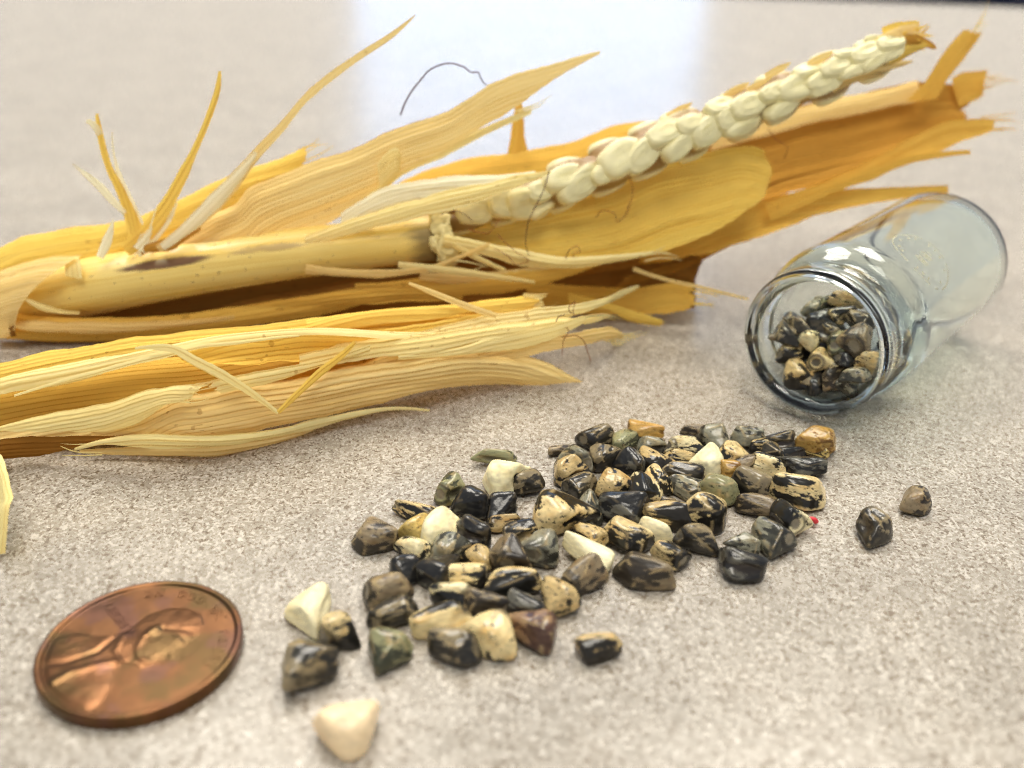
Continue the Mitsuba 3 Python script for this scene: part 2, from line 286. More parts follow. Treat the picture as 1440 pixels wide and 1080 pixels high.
leaf(eh, PU, [(740, 398, 4), (820, 404, 2), (900, 405, 0), (960, 398, -1), (988, 402, -2)], [(740, 440, 4), (820, 441, 2), (900, 441, 0), (950, 439, -1), (978, 434, -2)], -0.12, 'husk_ochre', seed=17, n=(90, 30), jag=(0, 0.04))
leaf(eh, PU, [(800, 412, 0), (850, 424, -2), (890, 437, -2), (938, 452, -2)], [(800, 428, 0), (850, 436, -2), (885, 452, -2), (934, 459, -2)], 0.15, 'husk_yellow', seed=18, n=(60, 16), jag=(0, 0.04))
# yellow leaf in front of the spike
leaf(eh, PU, [(600, 306, 3.5), (700, 292, 3.5), (770, 276, 3.5), (850, 258, 4), (930, 226, 4.5), (1000, 212, 4), (1040, 205, 3.5), (1076, 214, 3)],
     [(600, 350, -3), (700, 360, -4), (770, 366, -5), (850, 364, -5), (930, 350, -4), (1000, 328, -2), (1040, 306, 0), (1082, 268, 2)], -0.2, 'husk_yellow', seed=19, rip=1.7, crease=0.5, vein=0.12, notch=-0.035, jag=(0, 0.012), n=(170, 60), label='broad yellow leaf with a rounded end cupped below the spike')
leaf(eh, PU, [(625, 330, -5), (680, 340, -6), (740, 354, -6.5), (800, 362, -7), (860, 358, -7), (919, 353, -6)], [(625, 350, -5), (680, 360, -6), (740, 374, -6.5), (800, 378, -7), (860, 370, -7), (919, 358, -6)], 0.3, 'husk_pale', seed=20, n=(110, 20), label='pale rolled leaf edge below the yellow leaf')
# strips below the stem end
strip(eh, PU, [(430, 378, -4, 7), (520, 385, -6, 6), (600, 378, -7, 4), (640, 364, -7, 3), (688, 343, -7, 2)], 4, 'husk_tan', seed=21)
strip(eh, PU, [(640, 345, -6, 4), (670, 362, -6.5, 4), (710, 380, -7, 3)], 4, 'husk_pale', seed=22)
strip(eh, PU, [(560, 372, -6, 4), (630, 380, -7.5, 6), (690, 388, -8, 5), (752, 397, -8, 2.5)], 4, 'husk_pale', seed=23)
strip(eh, PU, [(500, 410, -4, 12), (600, 405, -5, 14), (700, 398, -6, 13), (780, 385, -6, 9), (850, 366, -5, 4)], 8, 'husk_ochre', seed=24)
strip(eh, PU, [(590, 388, -6, 5), (650, 392, -6, 7), (720, 386, -6, 7), (800, 372, -6, 4)], 6, 'husk_tan', seed=25)
# front sheath below the stem
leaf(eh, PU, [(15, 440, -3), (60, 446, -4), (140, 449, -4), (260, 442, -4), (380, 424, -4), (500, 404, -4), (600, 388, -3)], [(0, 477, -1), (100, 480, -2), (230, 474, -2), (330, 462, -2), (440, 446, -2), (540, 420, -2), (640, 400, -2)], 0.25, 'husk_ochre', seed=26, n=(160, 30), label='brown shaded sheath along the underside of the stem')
leaf(eh, PU, [(20, 420, 4), (120, 412, 5), (220, 400, 5), (320, 388, 5), (440, 372, 5), (560, 355, 5), (700, 350, 6)], [(20, 474, 3), (120, 478, 3), (220, 476, 3), (320, 470, 3), (440, 458, 3), (560, 440, 3), (700, 426, 3)], -0.15, 'husk_brown_shade', seed=27, n=(130, 40), label='inner layer in the gap below the stem, shade put into its dark brown')
leaf(eh, PU, [(240, 446, 0), (330, 428, 0), (440, 404, 0), (560, 382, 0), (640, 374, 0)], [(240, 466, 0), (330, 452, 0), (440, 434, 0), (560, 410, 0), (640, 396, 0)], 0.25, 'husk_brown_shade', seed=34, n=(100, 24))
leaf(eh, PU, [(300, 440, -3), (420, 418, -4.5), (500, 408, -5), (590, 402, -5), (650, 404, -5)], [(300, 452, -3), (420, 436, -4), (500, 428, -5), (590, 424, -5), (650, 424, -5)], 0.15, 'husk_ochre', seed=28, n=(100, 20))
leaf(eh, PU, [(16, 454, -5), (50, 449, -5), (110, 451, -5), (180, 453, -4.8), (250, 450, -4.6), (330, 444, -4.2)], [(16, 458, -5), (50, 467, -4.8), (110, 469, -4.6), (180, 466, -4.6), (250, 460, -4.4), (330, 450, -4)], 0.25, 'husk_tan', seed=29, n=(90, 20))
leaf(eh, PU, [(560, 330, 3), (640, 326, 3), (720, 330, 4), (800, 330, 4), (900, 326, 4)], [(560, 392, 2), (640, 396, 2), (720, 396, 2), (800, 390, 3), (900, 372, 3)], -0.1, 'husk_brown_shade', seed=35, n=(80, 24))
strip(eh, PU, [(35, 420, -6.5, 3), (60, 432, -6.8, 5), (85, 438, -6.8, 3), (112, 440, -6.6, 2)], 3, 'husk_pale', seed=30, n=(40, 8))
# sheath round the left end of the stem
leaf(eh, PU, [(-60, 392, -1), (0, 380, -1.5), (40, 368, -2), (80, 360, -2), (116, 358, -2)], [(-60, 478, -4), (-20, 478, -4.5), (2, 476, -5), (20, 473, -5)], 0.22, 'husk_tan', seed=31, n=(90, 44), notch=0.16, label='sheath wrapped round the left end of the stem')
strip(eh, PU, [(46, 392, -4.6, 1.5), (32, 410, -5.6, 3), (22, 432, -6.2, 4), (17, 452, -6.2, 5), (19, 473, -5.4, 4)], 3, 'husk_brown_shade', seed=32, n=(60, 10), label='brown dried edge of the sheath')
leaf(eh, PU, [(88, 362, -1.2), (92, 376, -3.0), (94, 392, -3.6)], [(110, 360, -1.2), (113, 376, -3.0), (114, 396, -3.6)], 0.1, 'husk_pale', seed=33, n=(24, 12), jag=(0, 0.1))

# ---- stem
sa, sb = PU(20, 424, 2.0), PU(612, 334, 0.0)
ns = 90
ts = np.linspace(0, 1, ns)
spts = sa + (sb - sa) * ts[:, None]
spts[:, 2] += 0.0010 * np.sin(np.pi * ts)
srad = np.interp(ts, [0, 0.03, 0.08, 0.2, 0.45, 0.8, 1], [0.0030, 0.0040, 0.0046, 0.00475, 0.0044, 0.0040, 0.0039])
V, F3, uv = tube_mesh(spts, srad, 64, rough=0.00012, seed=4)
STEM = put(EAR + '__stem', mikit.ply((V, F3), 'stem_skin', smooth=True, uv=uv), 'smooth yellow stem with a dark brown stain')
# torn collar at the cut end of the stem
def collar(key, t0, a0, a1, r0, w, seed, thick=0.00075, lift=0.0):
    ax = unit(sb - sa)
    side = unit(np.cross(ax, [0, 0, 1.0]))
    upv = np.cross(side, ax)
    N, M = 60, 18
    a = np.linspace(a0, a1, N)[:, None]
    b = np.linspace(0, 2 * np.pi, M, endpoint=False)[None]
    g = np.stack([a * 3 + 0 * b, np.cos(b) * 1.2 + 0 * a, np.sin(b) * 1.2 + seed + 0 * a], -1)
    nz = meshkit.fbm(g * 1.6, 3, seed) - 0.5
    rr = r0 + lift * (a - a0) / (a1 - a0) + thick * np.sin(b) * (1 + nz) + 0.0011 * nz
    al = t0 + w * np.cos(b) * (0.8 + 1.0 * nz) + 0.0012 * (meshkit.noise(np.stack([a * 2.0, 0 * a, 0 * a], -1), seed) - 0.5)
    p = sb + ax * al[..., None] + rr[..., None] * (np.cos(a)[..., None] * upv + np.sin(a)[..., None] * side)
    cz = meshkit.fbm(g * 2.5 + 9, 3, seed)
    col = np.array([0.74, 0.62, 0.27]) * np.clip(1.25 - 1.9 * np.clip(cz - 0.5, 0, 1), 0.2, 1)[..., None].reshape(N, M, 1)
    return put(key, mikit.ply((p.reshape(-1, 3), grid_faces(N, M, wrap=True)), 'fibre', smooth=True, color=col.reshape(-1, 3)), 'rough pale torn collar at the cut end of the stem')
collar(STEM + '__collar', 0.0018, -0.9, 2.7, 0.0044, 0.0018, 3)
collar(STEM + '__collar', 0.0004, 1.2, 2.8, 0.0045, 0.0011, 8, lift=0.0009)
ax = unit(sb - sa)
V, F3, _ = tube_mesh([sb - ax * 0.0002, sb + ax * 0.0006], [0.0036, 0.0033], 40)  # a solid cap; the darkness of the hollow is put into its colour
put(STEM + '__cut_end', mikit.ply((V, F3), 'fibre', color=np.tile([0.10, 0.07, 0.03], (len(V), 1))), 'solid cut end coloured dark for the shade of a hollow')

# ---- upright wisps
W = eh
strip(W, PU, [(196, 348, -1, 12), (185, 308, 0, 9), (170, 270, 1, 6), (152, 232, 2, 5), (142, 195, 3, 4.5), (136, 160, 4, 2)], 5, 'husk_yellow', seed=41, n=(80, 12), label='thin curled yellow wisp standing up, leftmost of three')
strip(W, PU, [(206, 345, -0.6, 8), (192, 305, 0.4, 7), (178, 272, 1.4, 5), (166, 240, 2.4, 3), (160, 215, 3, 1.5), (158, 185, 3, .7)], 5, 'husk_white', seed=42, n=(60, 10))
strip(W, PU, [(176, 300, 0, 4), (160, 284, 1, 5), (140, 262, 2, 5), (120, 245, 3, 3), (102, 230, 3, .6)], 3, 'husk_white', seed=43, n=(40, 8))
strip(W, PU, [(140, 190, 3, 4), (132, 176, 3.5, 4), (122, 170, 4, 3)], 3, 'husk_white', seed=44, n=(24, 8))
strip(W, PU, [(176, 352, -2, 9), (205, 328, -1, 11), (232, 292, 0, 9), (254, 252, 1, 7.5), (276, 206, 2, 5.5), (295, 160, 3, 4.5), (307, 120, 4, 3.5), (309, 100, 4, 2)], 6, 'husk_yellow', seed=45, n=(100, 14), label='straight yellow wisp standing up, second of three')
strip(W, PU, [(190, 352, -1.4, 10), (212, 338, -0.6, 8), (236, 306, 0.4, 6), (248, 284, 1, 2)], 5, 'husk_white', seed=46, n=(50, 10))
strip(W, PU, [(140, 362, -3, 6), (150, 340, -2, 7), (156, 322, -2, 4), (159, 308, -2, .6)], 4, 'husk_white', seed=47, n=(40, 10))
strip(W, PU, [(196, 352, -3, 10), (205, 336, -2.4, 6), (214, 318, -2, 1)], 4, 'husk_white', seed=48, n=(30, 10))
strip(W, PU, [(222, 350, -3, 6), (262, 322, -2, 8), (300, 290, -1, 9), (335, 248, 0, 9), (362, 215, 1, 7), (395, 180, 2, 6), (430, 138, 3, 5.5), (470, 104, 4, 5), (510, 76, 5, 5), (550, 50, 6, 4), (584, 21, 7, .8)], 6, 'husk_tan', seed=49, n=(140, 12), label='longest thin wisp, slanting up to a fine point')
strip(W, PU, [(228, 348, -3.4, 5), (268, 316, -2.4, 9), (306, 278, -1.4, 10), (340, 240, -0.4, 7), (360, 214, 0.6, 3)], 5, 'husk_white', seed=50, n=(60, 10))
strip(W, PU, [(200, 358, -3, 2), (206, 350, -3, 5), (236, 344, -2, 10), (256, 334, -1, 7), (282, 320, 0, 3)], 5, 'husk_orange', seed=51, n=(40, 10))
# pale blades over the spike base
leaf(eh, PU, [(430, 330, -2), (520, 300, -3), (600, 276, -4), (680, 258, -5), (740, 244, -6), (774, 240, -6)], [(430, 352, -2), (520, 322, -4), (600, 304, -5), (680, 280, -6), (740, 258, -6.5), (774, 244, -6)], 0.2, 'husk_pale', seed=52, n=(120, 24), label='pale pointed blade lying over the base of the spike')
leaf(eh, PU, [(480, 300, 0), (560, 258, -1), (620, 250, -2), (700, 246, -3), (752, 240, -4)], [(480, 320, -1), (560, 290, -2), (620, 276, -3), (700, 262, -4), (754, 246, -5)], 0.15, 'husk_white', seed=53, n=(90, 20))

# ---- the spike of kernels
axpx = [(600, 318, 25), (640, 303, 27), (700, 288, 31), (760, 272, 34), (830, 244, 38), (930, 203, 40), (1040, 158, 38), (1150, 115, 36), (1230, 82, 31), (1290, 58, 20)]
DAX = [1, 1, 1.5, 2, 3, 4, 6, 8, 9, 10]
ax3 = np.array([PU(x, y, d) for (x, y, _), d in zip(axpx, DAX)])
rad3 = np.array([0.93 * r / ppm(p) for (_, _, r), p in zip(axpx, ax3)])
fax = spline(np.hstack([ax3, rad3[:, None]]), 0)
q = fax(np.linspace(0, 1, 80))
V, F3, _ = tube_mesh(q[:, :3], q[:, 3] * 0.62, 24, rough=0.0004, seed=9)
cn = meshkit.fbm(V * 900, 3, 5)[:, None]
SPIKE = put(EAR + '__spike', mikit.ply((V, F3), 'fibre', smooth=True, color=np.array([0.20, 0.09, 0.03]) * (1 - cn) + np.array([0.52, 0.36, 0.13]) * cn), 'slanting spike packed with pale kernels, its tip frayed')
ICO = trimesh.creation.icosphere(subdivisions=4)
DIR, IFACE = np.array(ICO.vertices), np.array(ICO.faces)
def rounded(planes, p):
    """a rounded convex body: radius in each direction from (normal, distance) planes"""
    g = sum(np.maximum(0, DIR @ unit(n_) / d_) ** p for n_, d_ in planes)
    return DIR * (g ** (-1.0 / p))[:, None]
def kernel(c, along, radial, L, Wd, Th, seed, tint):
    rng = np.random.default_rng(seed)
    j = lambda a: a * (1 + rng.uniform(-0.12, 0.12))
    pl = [((-1, 0, .15), j(.48)), ((1, 0, .35), j(.56)), ((-.25, 1, .2), j(.46)), ((-.25, -1, .2), j(.46)), ((.75, 1, .1), j(.48)), ((.75, -1, .1), j(.48)), ((.25, 0, 1), j(.46)), ((.75, 0, 1), j(.50)), ((0, 0, -1), .5)]
    u = rounded(pl, 5.4)
    nz = meshkit.fbm(DIR * 2.2 + seed, 3, seed)
    u = u * (1 + 0.06 * (nz - 0.5))[:, None]
    dent = np.exp(-(((u[:, 0] - .1) / .24) ** 2 + ((u[:, 1]) / .2) ** 2)) * (u[:, 2] > 0) * rng.uniform(0.0, 0.10)
    er = np.sqrt((u[:, 0] / .42) ** 2 + (u[:, 1] / .40) ** 2)
    u[:, 2] -= dent + 0.035 * np.exp(-((er - 0.72) / 0.09) ** 2) * (u[:, 2] > 0) * rng.choice([0, 1])
    w = np.cross(radial, along)
    p = c + u[:, :1] * L * along + u[:, 1:2] * Wd * w + u[:, 2:] * Th * radial
    base = np.array([0.80, 0.73, 0.41]) * tint
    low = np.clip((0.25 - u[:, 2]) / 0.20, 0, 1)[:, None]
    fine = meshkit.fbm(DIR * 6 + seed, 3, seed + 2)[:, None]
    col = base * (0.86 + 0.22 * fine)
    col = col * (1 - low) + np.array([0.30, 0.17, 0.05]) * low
    streak = np.clip(meshkit.noise(np.stack([u[:, 0] * 2, u[:, 1] * 16, u[:, 2] * 0 + seed], -1), seed) - 0.62, 0, 1)[:, None] * 1.2
    col = col * (1 - streak * np.array([0.3, 0.35, 0.7]))
    spot = (np.linalg.norm(u - np.array([-.42, rng.uniform(-.15, .15), .22]), axis=1) < 0.075)[:, None]
    col = np.where(spot & (rng.random() < .6), np.array([0.25, 0.15, 0.05]), col)
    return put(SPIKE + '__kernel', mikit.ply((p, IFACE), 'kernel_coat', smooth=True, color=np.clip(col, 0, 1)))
KERN = [(668, 300, 52, 48, 10), (712, 286, 50, 50, 12), (735, 292, 56, 58, 8), (756, 268, 44, 40, 14), (790, 250, 62, 50, 20), (762, 300, 40, 30, 10), (815, 262, 68, 50, 35), (868, 222, 66, 58, 35), (846, 246, 40, 40, 30), (900, 222, 62, 46, 45),
        (930, 186, 62, 44, 30), (948, 212, 58, 40, 35), (962, 178, 54, 40, 28), (985, 190, 60, 48, 35), (1003, 150, 50, 36, 25), (1042, 150, 62, 44, 25), (1012, 172, 40, 34, 30), (1040, 184, 62, 32, 15), (1094, 158, 56, 34, 25),
        (1080, 132, 56, 34, 25), (1110, 124, 68, 46, 25), (1126, 100, 54, 32, 28), (1142, 118, 50, 34, 25), (1165, 96, 62, 40, 28), (1152, 126, 56, 26, 25), (1196, 102, 60, 24, 25), (1206, 76, 64, 38, 28), (1216, 92, 56, 26, 30), (1180, 78, 44, 24, 28),
        (1240, 62, 52, 30, 28), (1244, 80, 48, 24, 26), (1226, 54, 40, 18, 28)]
def spike_at(px, py):
    best = min(np.linspace(0, 1, 300), key=lambda s: (lambda m: (m[0] - px) ** 2 + (m[1] - py) ** 2)(project(fax(s)[:3])))
    return fax(best), best
def project(p):
    d = np.asarray(p) - EYE
    z = d @ FW
    return 720 + FPX * (d @ RT) / z, 540 - FPX * (d @ UP) / z
for i, (px, py, L, Wd, ang) in enumerate(KERN):
    c, s = spike_at(px, py)
    al = unit(fax(min(1, s + .01))[:3] - fax(max(0, s - .01))[:3])
    m = project(c[:3])
    k = ppm(c[:3])
    view = unit(EYE - c[:3])
    vperp = unit(view - al * (view @ al))
    upd = np.cross(vperp, al)
    upd *= np.sign(upd[2])
    offv = RT * (px - m[0]) / k - UP * (py - m[1]) / k
    o = np.clip((offv @ upd) / c[3], -.96, .96)
    rad = unit(upd * o + vperp * math.sqrt(1 - o * o))
    base_ang = math.degrees(math.atan2(-(project(c[:3] + al * .002)[1] - m[1]), project(c[:3] + al * .002)[0] - m[0]))
    a = math.radians(ang - base_ang)
    al2 = unit(al * math.cos(a) + np.cross(rad, al) * math.sin(a))
    th = 0.0050
    cc = c[:3] + rad * max(c[3] - 0.40 * th, 0.0006) + al * (offv @ al)
    tint = np.array([1.0, 0.95, 0.85]) if i in (0, 1, 2, 5) else np.array([1.0, 1.0, 1.0]) * (0.93 + 0.07 * ((i * 37) % 10) / 10)
    kernel(cc, al2, rad, 1.14 * L / k, 0.97 * Wd / k, th, 100 + i, tint)
rngk = np.random.default_rng(5)
for s in np.linspace(0.08, 0.9, 10):                                # the far side of the spike
    for g in (125, 180, 235):
        c = fax(s + rngk.uniform(-.02, .02))
        al = unit(fax(min(1, s + .01))[:3] - fax(s - .01)[:3])
        view = unit(EYE - c[:3])
        vperp = unit(view - al * (view @ al))
        upd = np.cross(vperp, al)
        rad = vperp * math.cos(math.radians(g)) + upd * math.sin(math.radians(g))
        kernel(c[:3] + rad * (c[3] - .0022), al, rad, .0080, .0056, .0048, int(rngk.integers(1e6)), 1.0)
# frayed tip and bracts
strip(SPIKE + '__bract', PU, [(1226, 70, 8, 8), (1250, 56, 8, 12), (1275, 44, 9, 9), (1300, 36, 9, 3)], 5, 'husk_tan', seed=60, n=(50, 14), jag=(0, .1))
strip(SPIKE + '__bract', PU, [(1215, 92, 7, 7), (1250, 82, 7, 9), (1285, 66, 8, 8), (1316, 60, 8, 2)], 5, 'husk_yellow', seed=61, n=(50, 14), jag=(0, .1))
strip(SPIKE + '__bract', PU, [(1190, 112, 6, 3), (1225, 98, 6, 6), (1255, 92, 7, 5), (1284, 86, 7, .8)], 5, 'husk_tan', seed=62, n=(40, 10))
strip(SPIKE + '__bract', PU, [(1170, 128, 6, 4), (1200, 112, 6, 6), (1225, 106, 7, 4), (1242, 106, 7, .8)], 5, 'husk_tan', seed=63, n=(40, 10))
strip(SPIKE + '__bract', PU, [(1262, 66, 8, 8), (1290, 58, 8, 9), (1305, 62, 9, 6), (1322, 74, 9, 1)], 5, 'husk_orange', seed=64, n=(40, 12), jag=(0, .12))
strip(SPIKE + '__bract', PU, [(1240, 44, 10, 4), (1264, 38, 10, 8), (1286, 34, 10, 6), (1298, 30, 10, 2)], 5, 'husk_yellow', seed=65, n=(40, 12), jag=(0, .12))
rngf = np.random.default_rng(3)
for k in range(14):
    x0, y0 = 1268 + rngf.uniform(-6, 14), 56 + rngf.uniform(-14, 14)
    strip(SPIKE + '__bract', PU, [(x0 - 20, y0 + 8, 8.5, 3), (x0 + 8, y0 - 1, 8.5, 3), (x0 + 22 + rngf.uniform(0, 16), y0 - 6 + rngf.uniform(-14, 16), 8.5 + rngf.uniform(-2, 2), .5)], 3, ['husk_tan', 'husk_yellow', 'husk_ochre'][k % 3], seed=70 + k, n=(24, 6))
for k, (x, y) in enumerate([(1072, 112), (1158, 76), (960, 148), (1098, 92), (1040, 120)]):
    strip(SPIKE + '__bract', PU, [(x - 22, y + 16, 6, 4), (x, y + 4, 6, 5), (x + 14, y - 4, 6, .8)], 3, 'husk_tan', seed=90 + k, n=(24, 8))
# loose fibres at torn ends
rngb = np.random.default_rng(44)
for (x, y, d, dx, dy, k, m) in [(1385, 118, 30, 1, -.3, 5, 'husk_ochre'), (1395, 172, 22, 1, -.1, 6, 'husk_ochre'), (980, 420, -1, 1, .1, 6, 'husk_yellow'), (1060, 300, 11, 1, -.3, 4, 'husk_ochre'), (430, 218, 14, 1, -.4, 4, 'husk_yellow'), (915, 355, -6, 1, -.2, 4, 'husk_pale'),
                                (650, 376, -7, 1, .15, 3, 'husk_pale'), (200, 345, -1.5, .5, -1, 7, 'husk_white'), (1372, 48, 26, .7, -1, 4, 'husk_tan'), (730, 150, 19, .1, -1, 3, 'husk_ochre'), (742, 156, 9, 1, -.3, 3, 'husk_pale')]:
    for q_ in range(k):
        x0, y0 = x + rngb.uniform(-8, 4), y + rngb.uniform(-12, 12) * (1 if abs(dx) > .6 else .4)
        L_, c_ = rngb.uniform(14, 46), rngb.uniform(-.35, .35)
        strip(EAR + '__fibre', PU, [(x0 - 12 * dx, y0 - 12 * dy, d, 1.0), (x0 + .4 * L_ * dx, y0 + .4 * L_ * (dy + .3 * c_), d - .3, .8), (x0 + L_ * dx, y0 + L_ * (dy + c_), d + rngb.uniform(-1, 1), .3)], 1, m, seed=300 + q_, n=(16, 4), rip=.02)
# silk threads
sk = EAR + '__silk_thread'
thread(sk, [PU(*p) for p in [(563, 162, 2), (572, 140, 2), (590, 114, 2), (608, 96, 2), (632, 89, 2), (652, 94, 2), (664, 102, 2), (672, 101, 2), (676, 110, 2), (684, 119, 4)]], 0.00014, 'silk')
thread(sk, [PU(*p) for p in [(772, 241, -7), (764, 268, -8), (750, 296, -8), (742, 316, -8), (739, 340, -8.5), (745, 360, -8.5)]], 0.00009, 'silk')
thread(sk, [PU(*p) for p in [(700, 330, -6), (716, 346, -7.5), (730, 358, -7.5), (744, 366, -7.5), (726, 372, -7.5), (712, 358, -7.4), (694, 350, -7)]], 0.00008, 'silk_tan')
thread(sk, [PU(*p) for p in [(796, 364, -8), (800, 352, -8.5), (812, 346, -8.5), (816, 354, -8.5), (806, 356, -8.5), (808, 362, -8)]], 0.00009, 'silk_tan')
thread(sk, [PU(*p) for p in [(660, 322, -6), (684, 328, -7), (696, 318, -7), (702, 306, -6)]], 0.00008, 'silk_tan')
thread(sk, [PU(*p) for p in [(838, 306, -4), (850, 296, -5), (864, 300, -5), (868, 312, -4.5), (880, 300, -5), (884, 282, -4)]], 0.00008, 'silk_tan')
thread(sk, [PU(*p) for p in [(884, 250, -2), (890, 268, -3), (886, 288, -4), (880, 306, -4)]], 0.00008, 'silk_tan')
thread(sk, [PU(*p) for p in [(1080, 182, 3), (1092, 196, 4), (1108, 210, 5), (1102, 224, 6)]], 0.00008, 'silk_tan')
thread(sk, [PU(*p) for p in [(620, 302, -4.4), (640, 297, -5.2), (654, 302, -5.2), (664, 312, -4.6)]], 0.00008, 'silk')
strip(eh, PU, [(890, 378, -4, 3), (940, 394, -4, 2.5), (985, 404, -4, 2.2), (1052, 421, -4, 1.6)], 2, 'husk_tan', seed=54, n=(60, 8))

# ------------------------------------------------------------------ lower husk
lh = HUSK + '__husk_leaf'
leaf(lh, PL, [(-70, 528, 13), (0, 508, 13), (100, 487, 13), (200, 472, 13), (340, 460, 13), (450, 447, 12), (560, 440, 11), (640, 434, 10), (730, 424, 9), (760, 418, 9)],
     [(-70, 580, 8), (0, 560, 8), (100, 540, 8), (200, 520, 8), (340, 500, 8), (450, 490, 7), (560, 476, 6), (640, 465, 6), (730, 446, 7), (760, 438, 8)], 0.25, 'husk_yellow', seed=101, label='smooth yellow leaf along the top of the husk', jag=(0, .03))
leaf(lh, PL, [(-70, 560, 4), (0, 532, 4), (90, 512, 3), (200, 492, 3), (330, 471, 3), (450, 466, 3), (560, 470, 3), (640, 466, 3)],
     [(-70, 588, 3), (0, 554, 2), (90, 540, 1), (200, 510, 1), (330, 480, 1), (450, 470, 1), (560, 476, 1), (640, 474, 2)], 0.28, 'husk_pale', seed=102, n=(150, 28), label='pale curled leaf edge along the upper side')
leaf(lh, PL, [(-70, 580, 7), (0, 552, 8), (130, 524, 9), (260, 500, 9), (400, 478, 9), (520, 468, 8)],
     [(-70, 640, 7), (0, 618, 8), (130, 594, 9), (260, 566, 9), (400, 540, 9), (520, 515, 8)], -0.3, 'husk_brown_shade', seed=103, n=(140, 30), label='inside of the husk, deep shade put into its dark brown colour')
leaf(lh, PL, [(250, 500, 4), (330, 478, 4), (420, 468, 4), (520, 466, 4), (640, 462, 4)], [(262, 512, 3), (330, 512, 2), (420, 508, 2), (520, 500, 2), (640, 490, 3)], -0.2, 'husk_yellow', seed=122, n=(100, 30), label='golden inner leaf glowing between the pale leaf edges')
leaf(lh, PL, [(-70, 640, 5), (0, 602, 5), (130, 582, 5), (300, 556, 4), (450, 520, 4), (560, 502, 4)], [(-70, 668, 2), (0, 648, 2), (110, 622, 2), (300, 606, 1), (450, 580, 1), (560, 556, 2)], 0.2, 'husk_tan', seed=104, n=(140, 40))
leaf(lh, PL, [(130, 600, 0), (200, 582, 0), (262, 556, 0), (330, 545, 0), (420, 533, 0), (520, 515, 0), (600, 504, 0), (680, 497, 0), (740, 504, 0), (790, 522, 0), (818, 536, 0)],
     [(130, 612, 0), (200, 614, -0.5), (270, 618, -0.5), (330, 612, -0.5), (420, 596, -0.5), (520, 570, -0.5), (600, 548, 0), (680, 541, 0), (740, 541, 0), (790, 539, 0), (818, 538, 0)], 0.2, 'husk_tan', rip=0.7, crease=0.4, seed=105, n=(210, 64), label='big veined tan leaf on the near side, ending in a point on the counter')
leaf(lh, PL, [(250, 574, 2), (300, 560, 2), (400, 538, 2), (500, 512, 2), (560, 492, 2), (620, 486, 3)], [(250, 600, 1), (300, 592, 1), (400, 565, 1), (500, 530, 1), (560, 520, 1), (620, 510, 2)], 0.2, 'husk_tan', seed=106, n=(100, 30))
leaf(lh, PL, [(-70, 640, -1), (0, 600, -2), (60, 585, -2), (150, 568, -2), (220, 546, -2), (262, 540, -2), (300, 541, -1.5)],
     [(-70, 650, -1), (0, 606, -2), (60, 606, -2.5), (130, 607, -2.5), (190, 596, -2.5), (236, 570, -2.5), (256, 562, -2)], 0.18, 'husk_pale', seed=107, n=(110, 34), jag=(0, .03), label='pale flap with a torn end over the left of the husk')
leaf(lh, PL, [(284, 540, -1.6), (330, 528, -1.5), (400, 516, -1), (450, 506, -1), (520, 484, 0)], [(296, 552, -1.6), (340, 547, -1.5), (400, 532, -1), (450, 516, -1), (520, 494, 0)], 0.15, 'husk_pale', seed=108, n=(70, 16), jag=(.06, 0))
leaf(lh, PL, [(-70, 672, -1), (0, 618, -1), (60, 615, -1), (130, 612, -1.4), (200, 612, -1.5)], [(-70, 690, 0), (0, 648, 0), (60, 640, 0), (110, 630, -1), (200, 622, -1.4)], 0.15, 'husk_brown_shade', seed=109, n=(80, 24))
leaf(lh, PL, [(105, 630, -2), (150, 616, -2.4), (220, 610, -2.4), (300, 612, -2), (380, 604, -2), (460, 586, -1.6), (530, 574, -1), (604, 576, 0)],
     [(105, 634, -2), (150, 626, -2.6), (220, 630, -2.6), (300, 628, -2.2), (380, 616, -2), (460, 598, -1.6), (530, 580, -1), (604, 579, 0)], 0.25, 'husk_pale', seed=110, n=(140, 22), label='pale curled leaf edge near the counter')
leaf(lh, PL, [(112, 632, 0), (180, 628, 0), (280, 628, 0), (360, 618, 0), (440, 600, 0)], [(112, 636, 0), (160, 641, 0), (280, 643, 0), (340, 637, 0), (440, 606, 0)], 0.15, 'husk_tan', seed=111, n=(80, 20))
leaf(lh, PL, [(440, 486, 4), (560, 470, 4), (640, 452, 4), (700, 442, 4), (760, 434, 4), (830, 424, 3), (870, 410, 3), (898, 401, 3)],
     [(440, 500, 3), (560, 492, 3), (640, 484, 3), (700, 474, 3), (760, 458, 3), (830, 436, 3), (870, 420, 3), (898, 404, 3)], 0.18, 'husk_pale', seed=112, n=(140, 30), label='pale leaf drawn out into a thin raised tip')
leaf(lh, PL, [(420, 500, 2), (520, 482, 1), (600, 472, 1), (680, 458, 1), (760, 450, 1), (842, 446, 1)], [(420, 520, 1), (520, 504, 0), (600, 496, 0), (680, 484, 0), (760, 468, 0), (838, 452, 1)], 0.2, 'husk_pale', seed=113, n=(120, 26))
leaf(lh, PL, [(600, 506, 1), (660, 494, 1), (720, 480, 1), (780, 468, 0), (850, 460, 0), (876, 470, 0)], [(600, 512, 0), (660, 508, 0), (720, 504, 0), (780, 493, 0), (850, 478, 0), (878, 477, 0)], 0.2, 'husk_tan', seed=114, n=(100, 30), jag=(0, .05))
leaf(lh, PL, [(560, 500, -0.5), (640, 490, -0.7), (700, 474, -0.7), (770, 460, -0.7), (820, 444, -0.5)], [(560, 506, -0.5), (640, 500, -0.7), (710, 492, -0.7), (770, 478, -0.7), (826, 450, -0.5)], 0.2, 'husk_pale', seed=115, n=(90, 18))
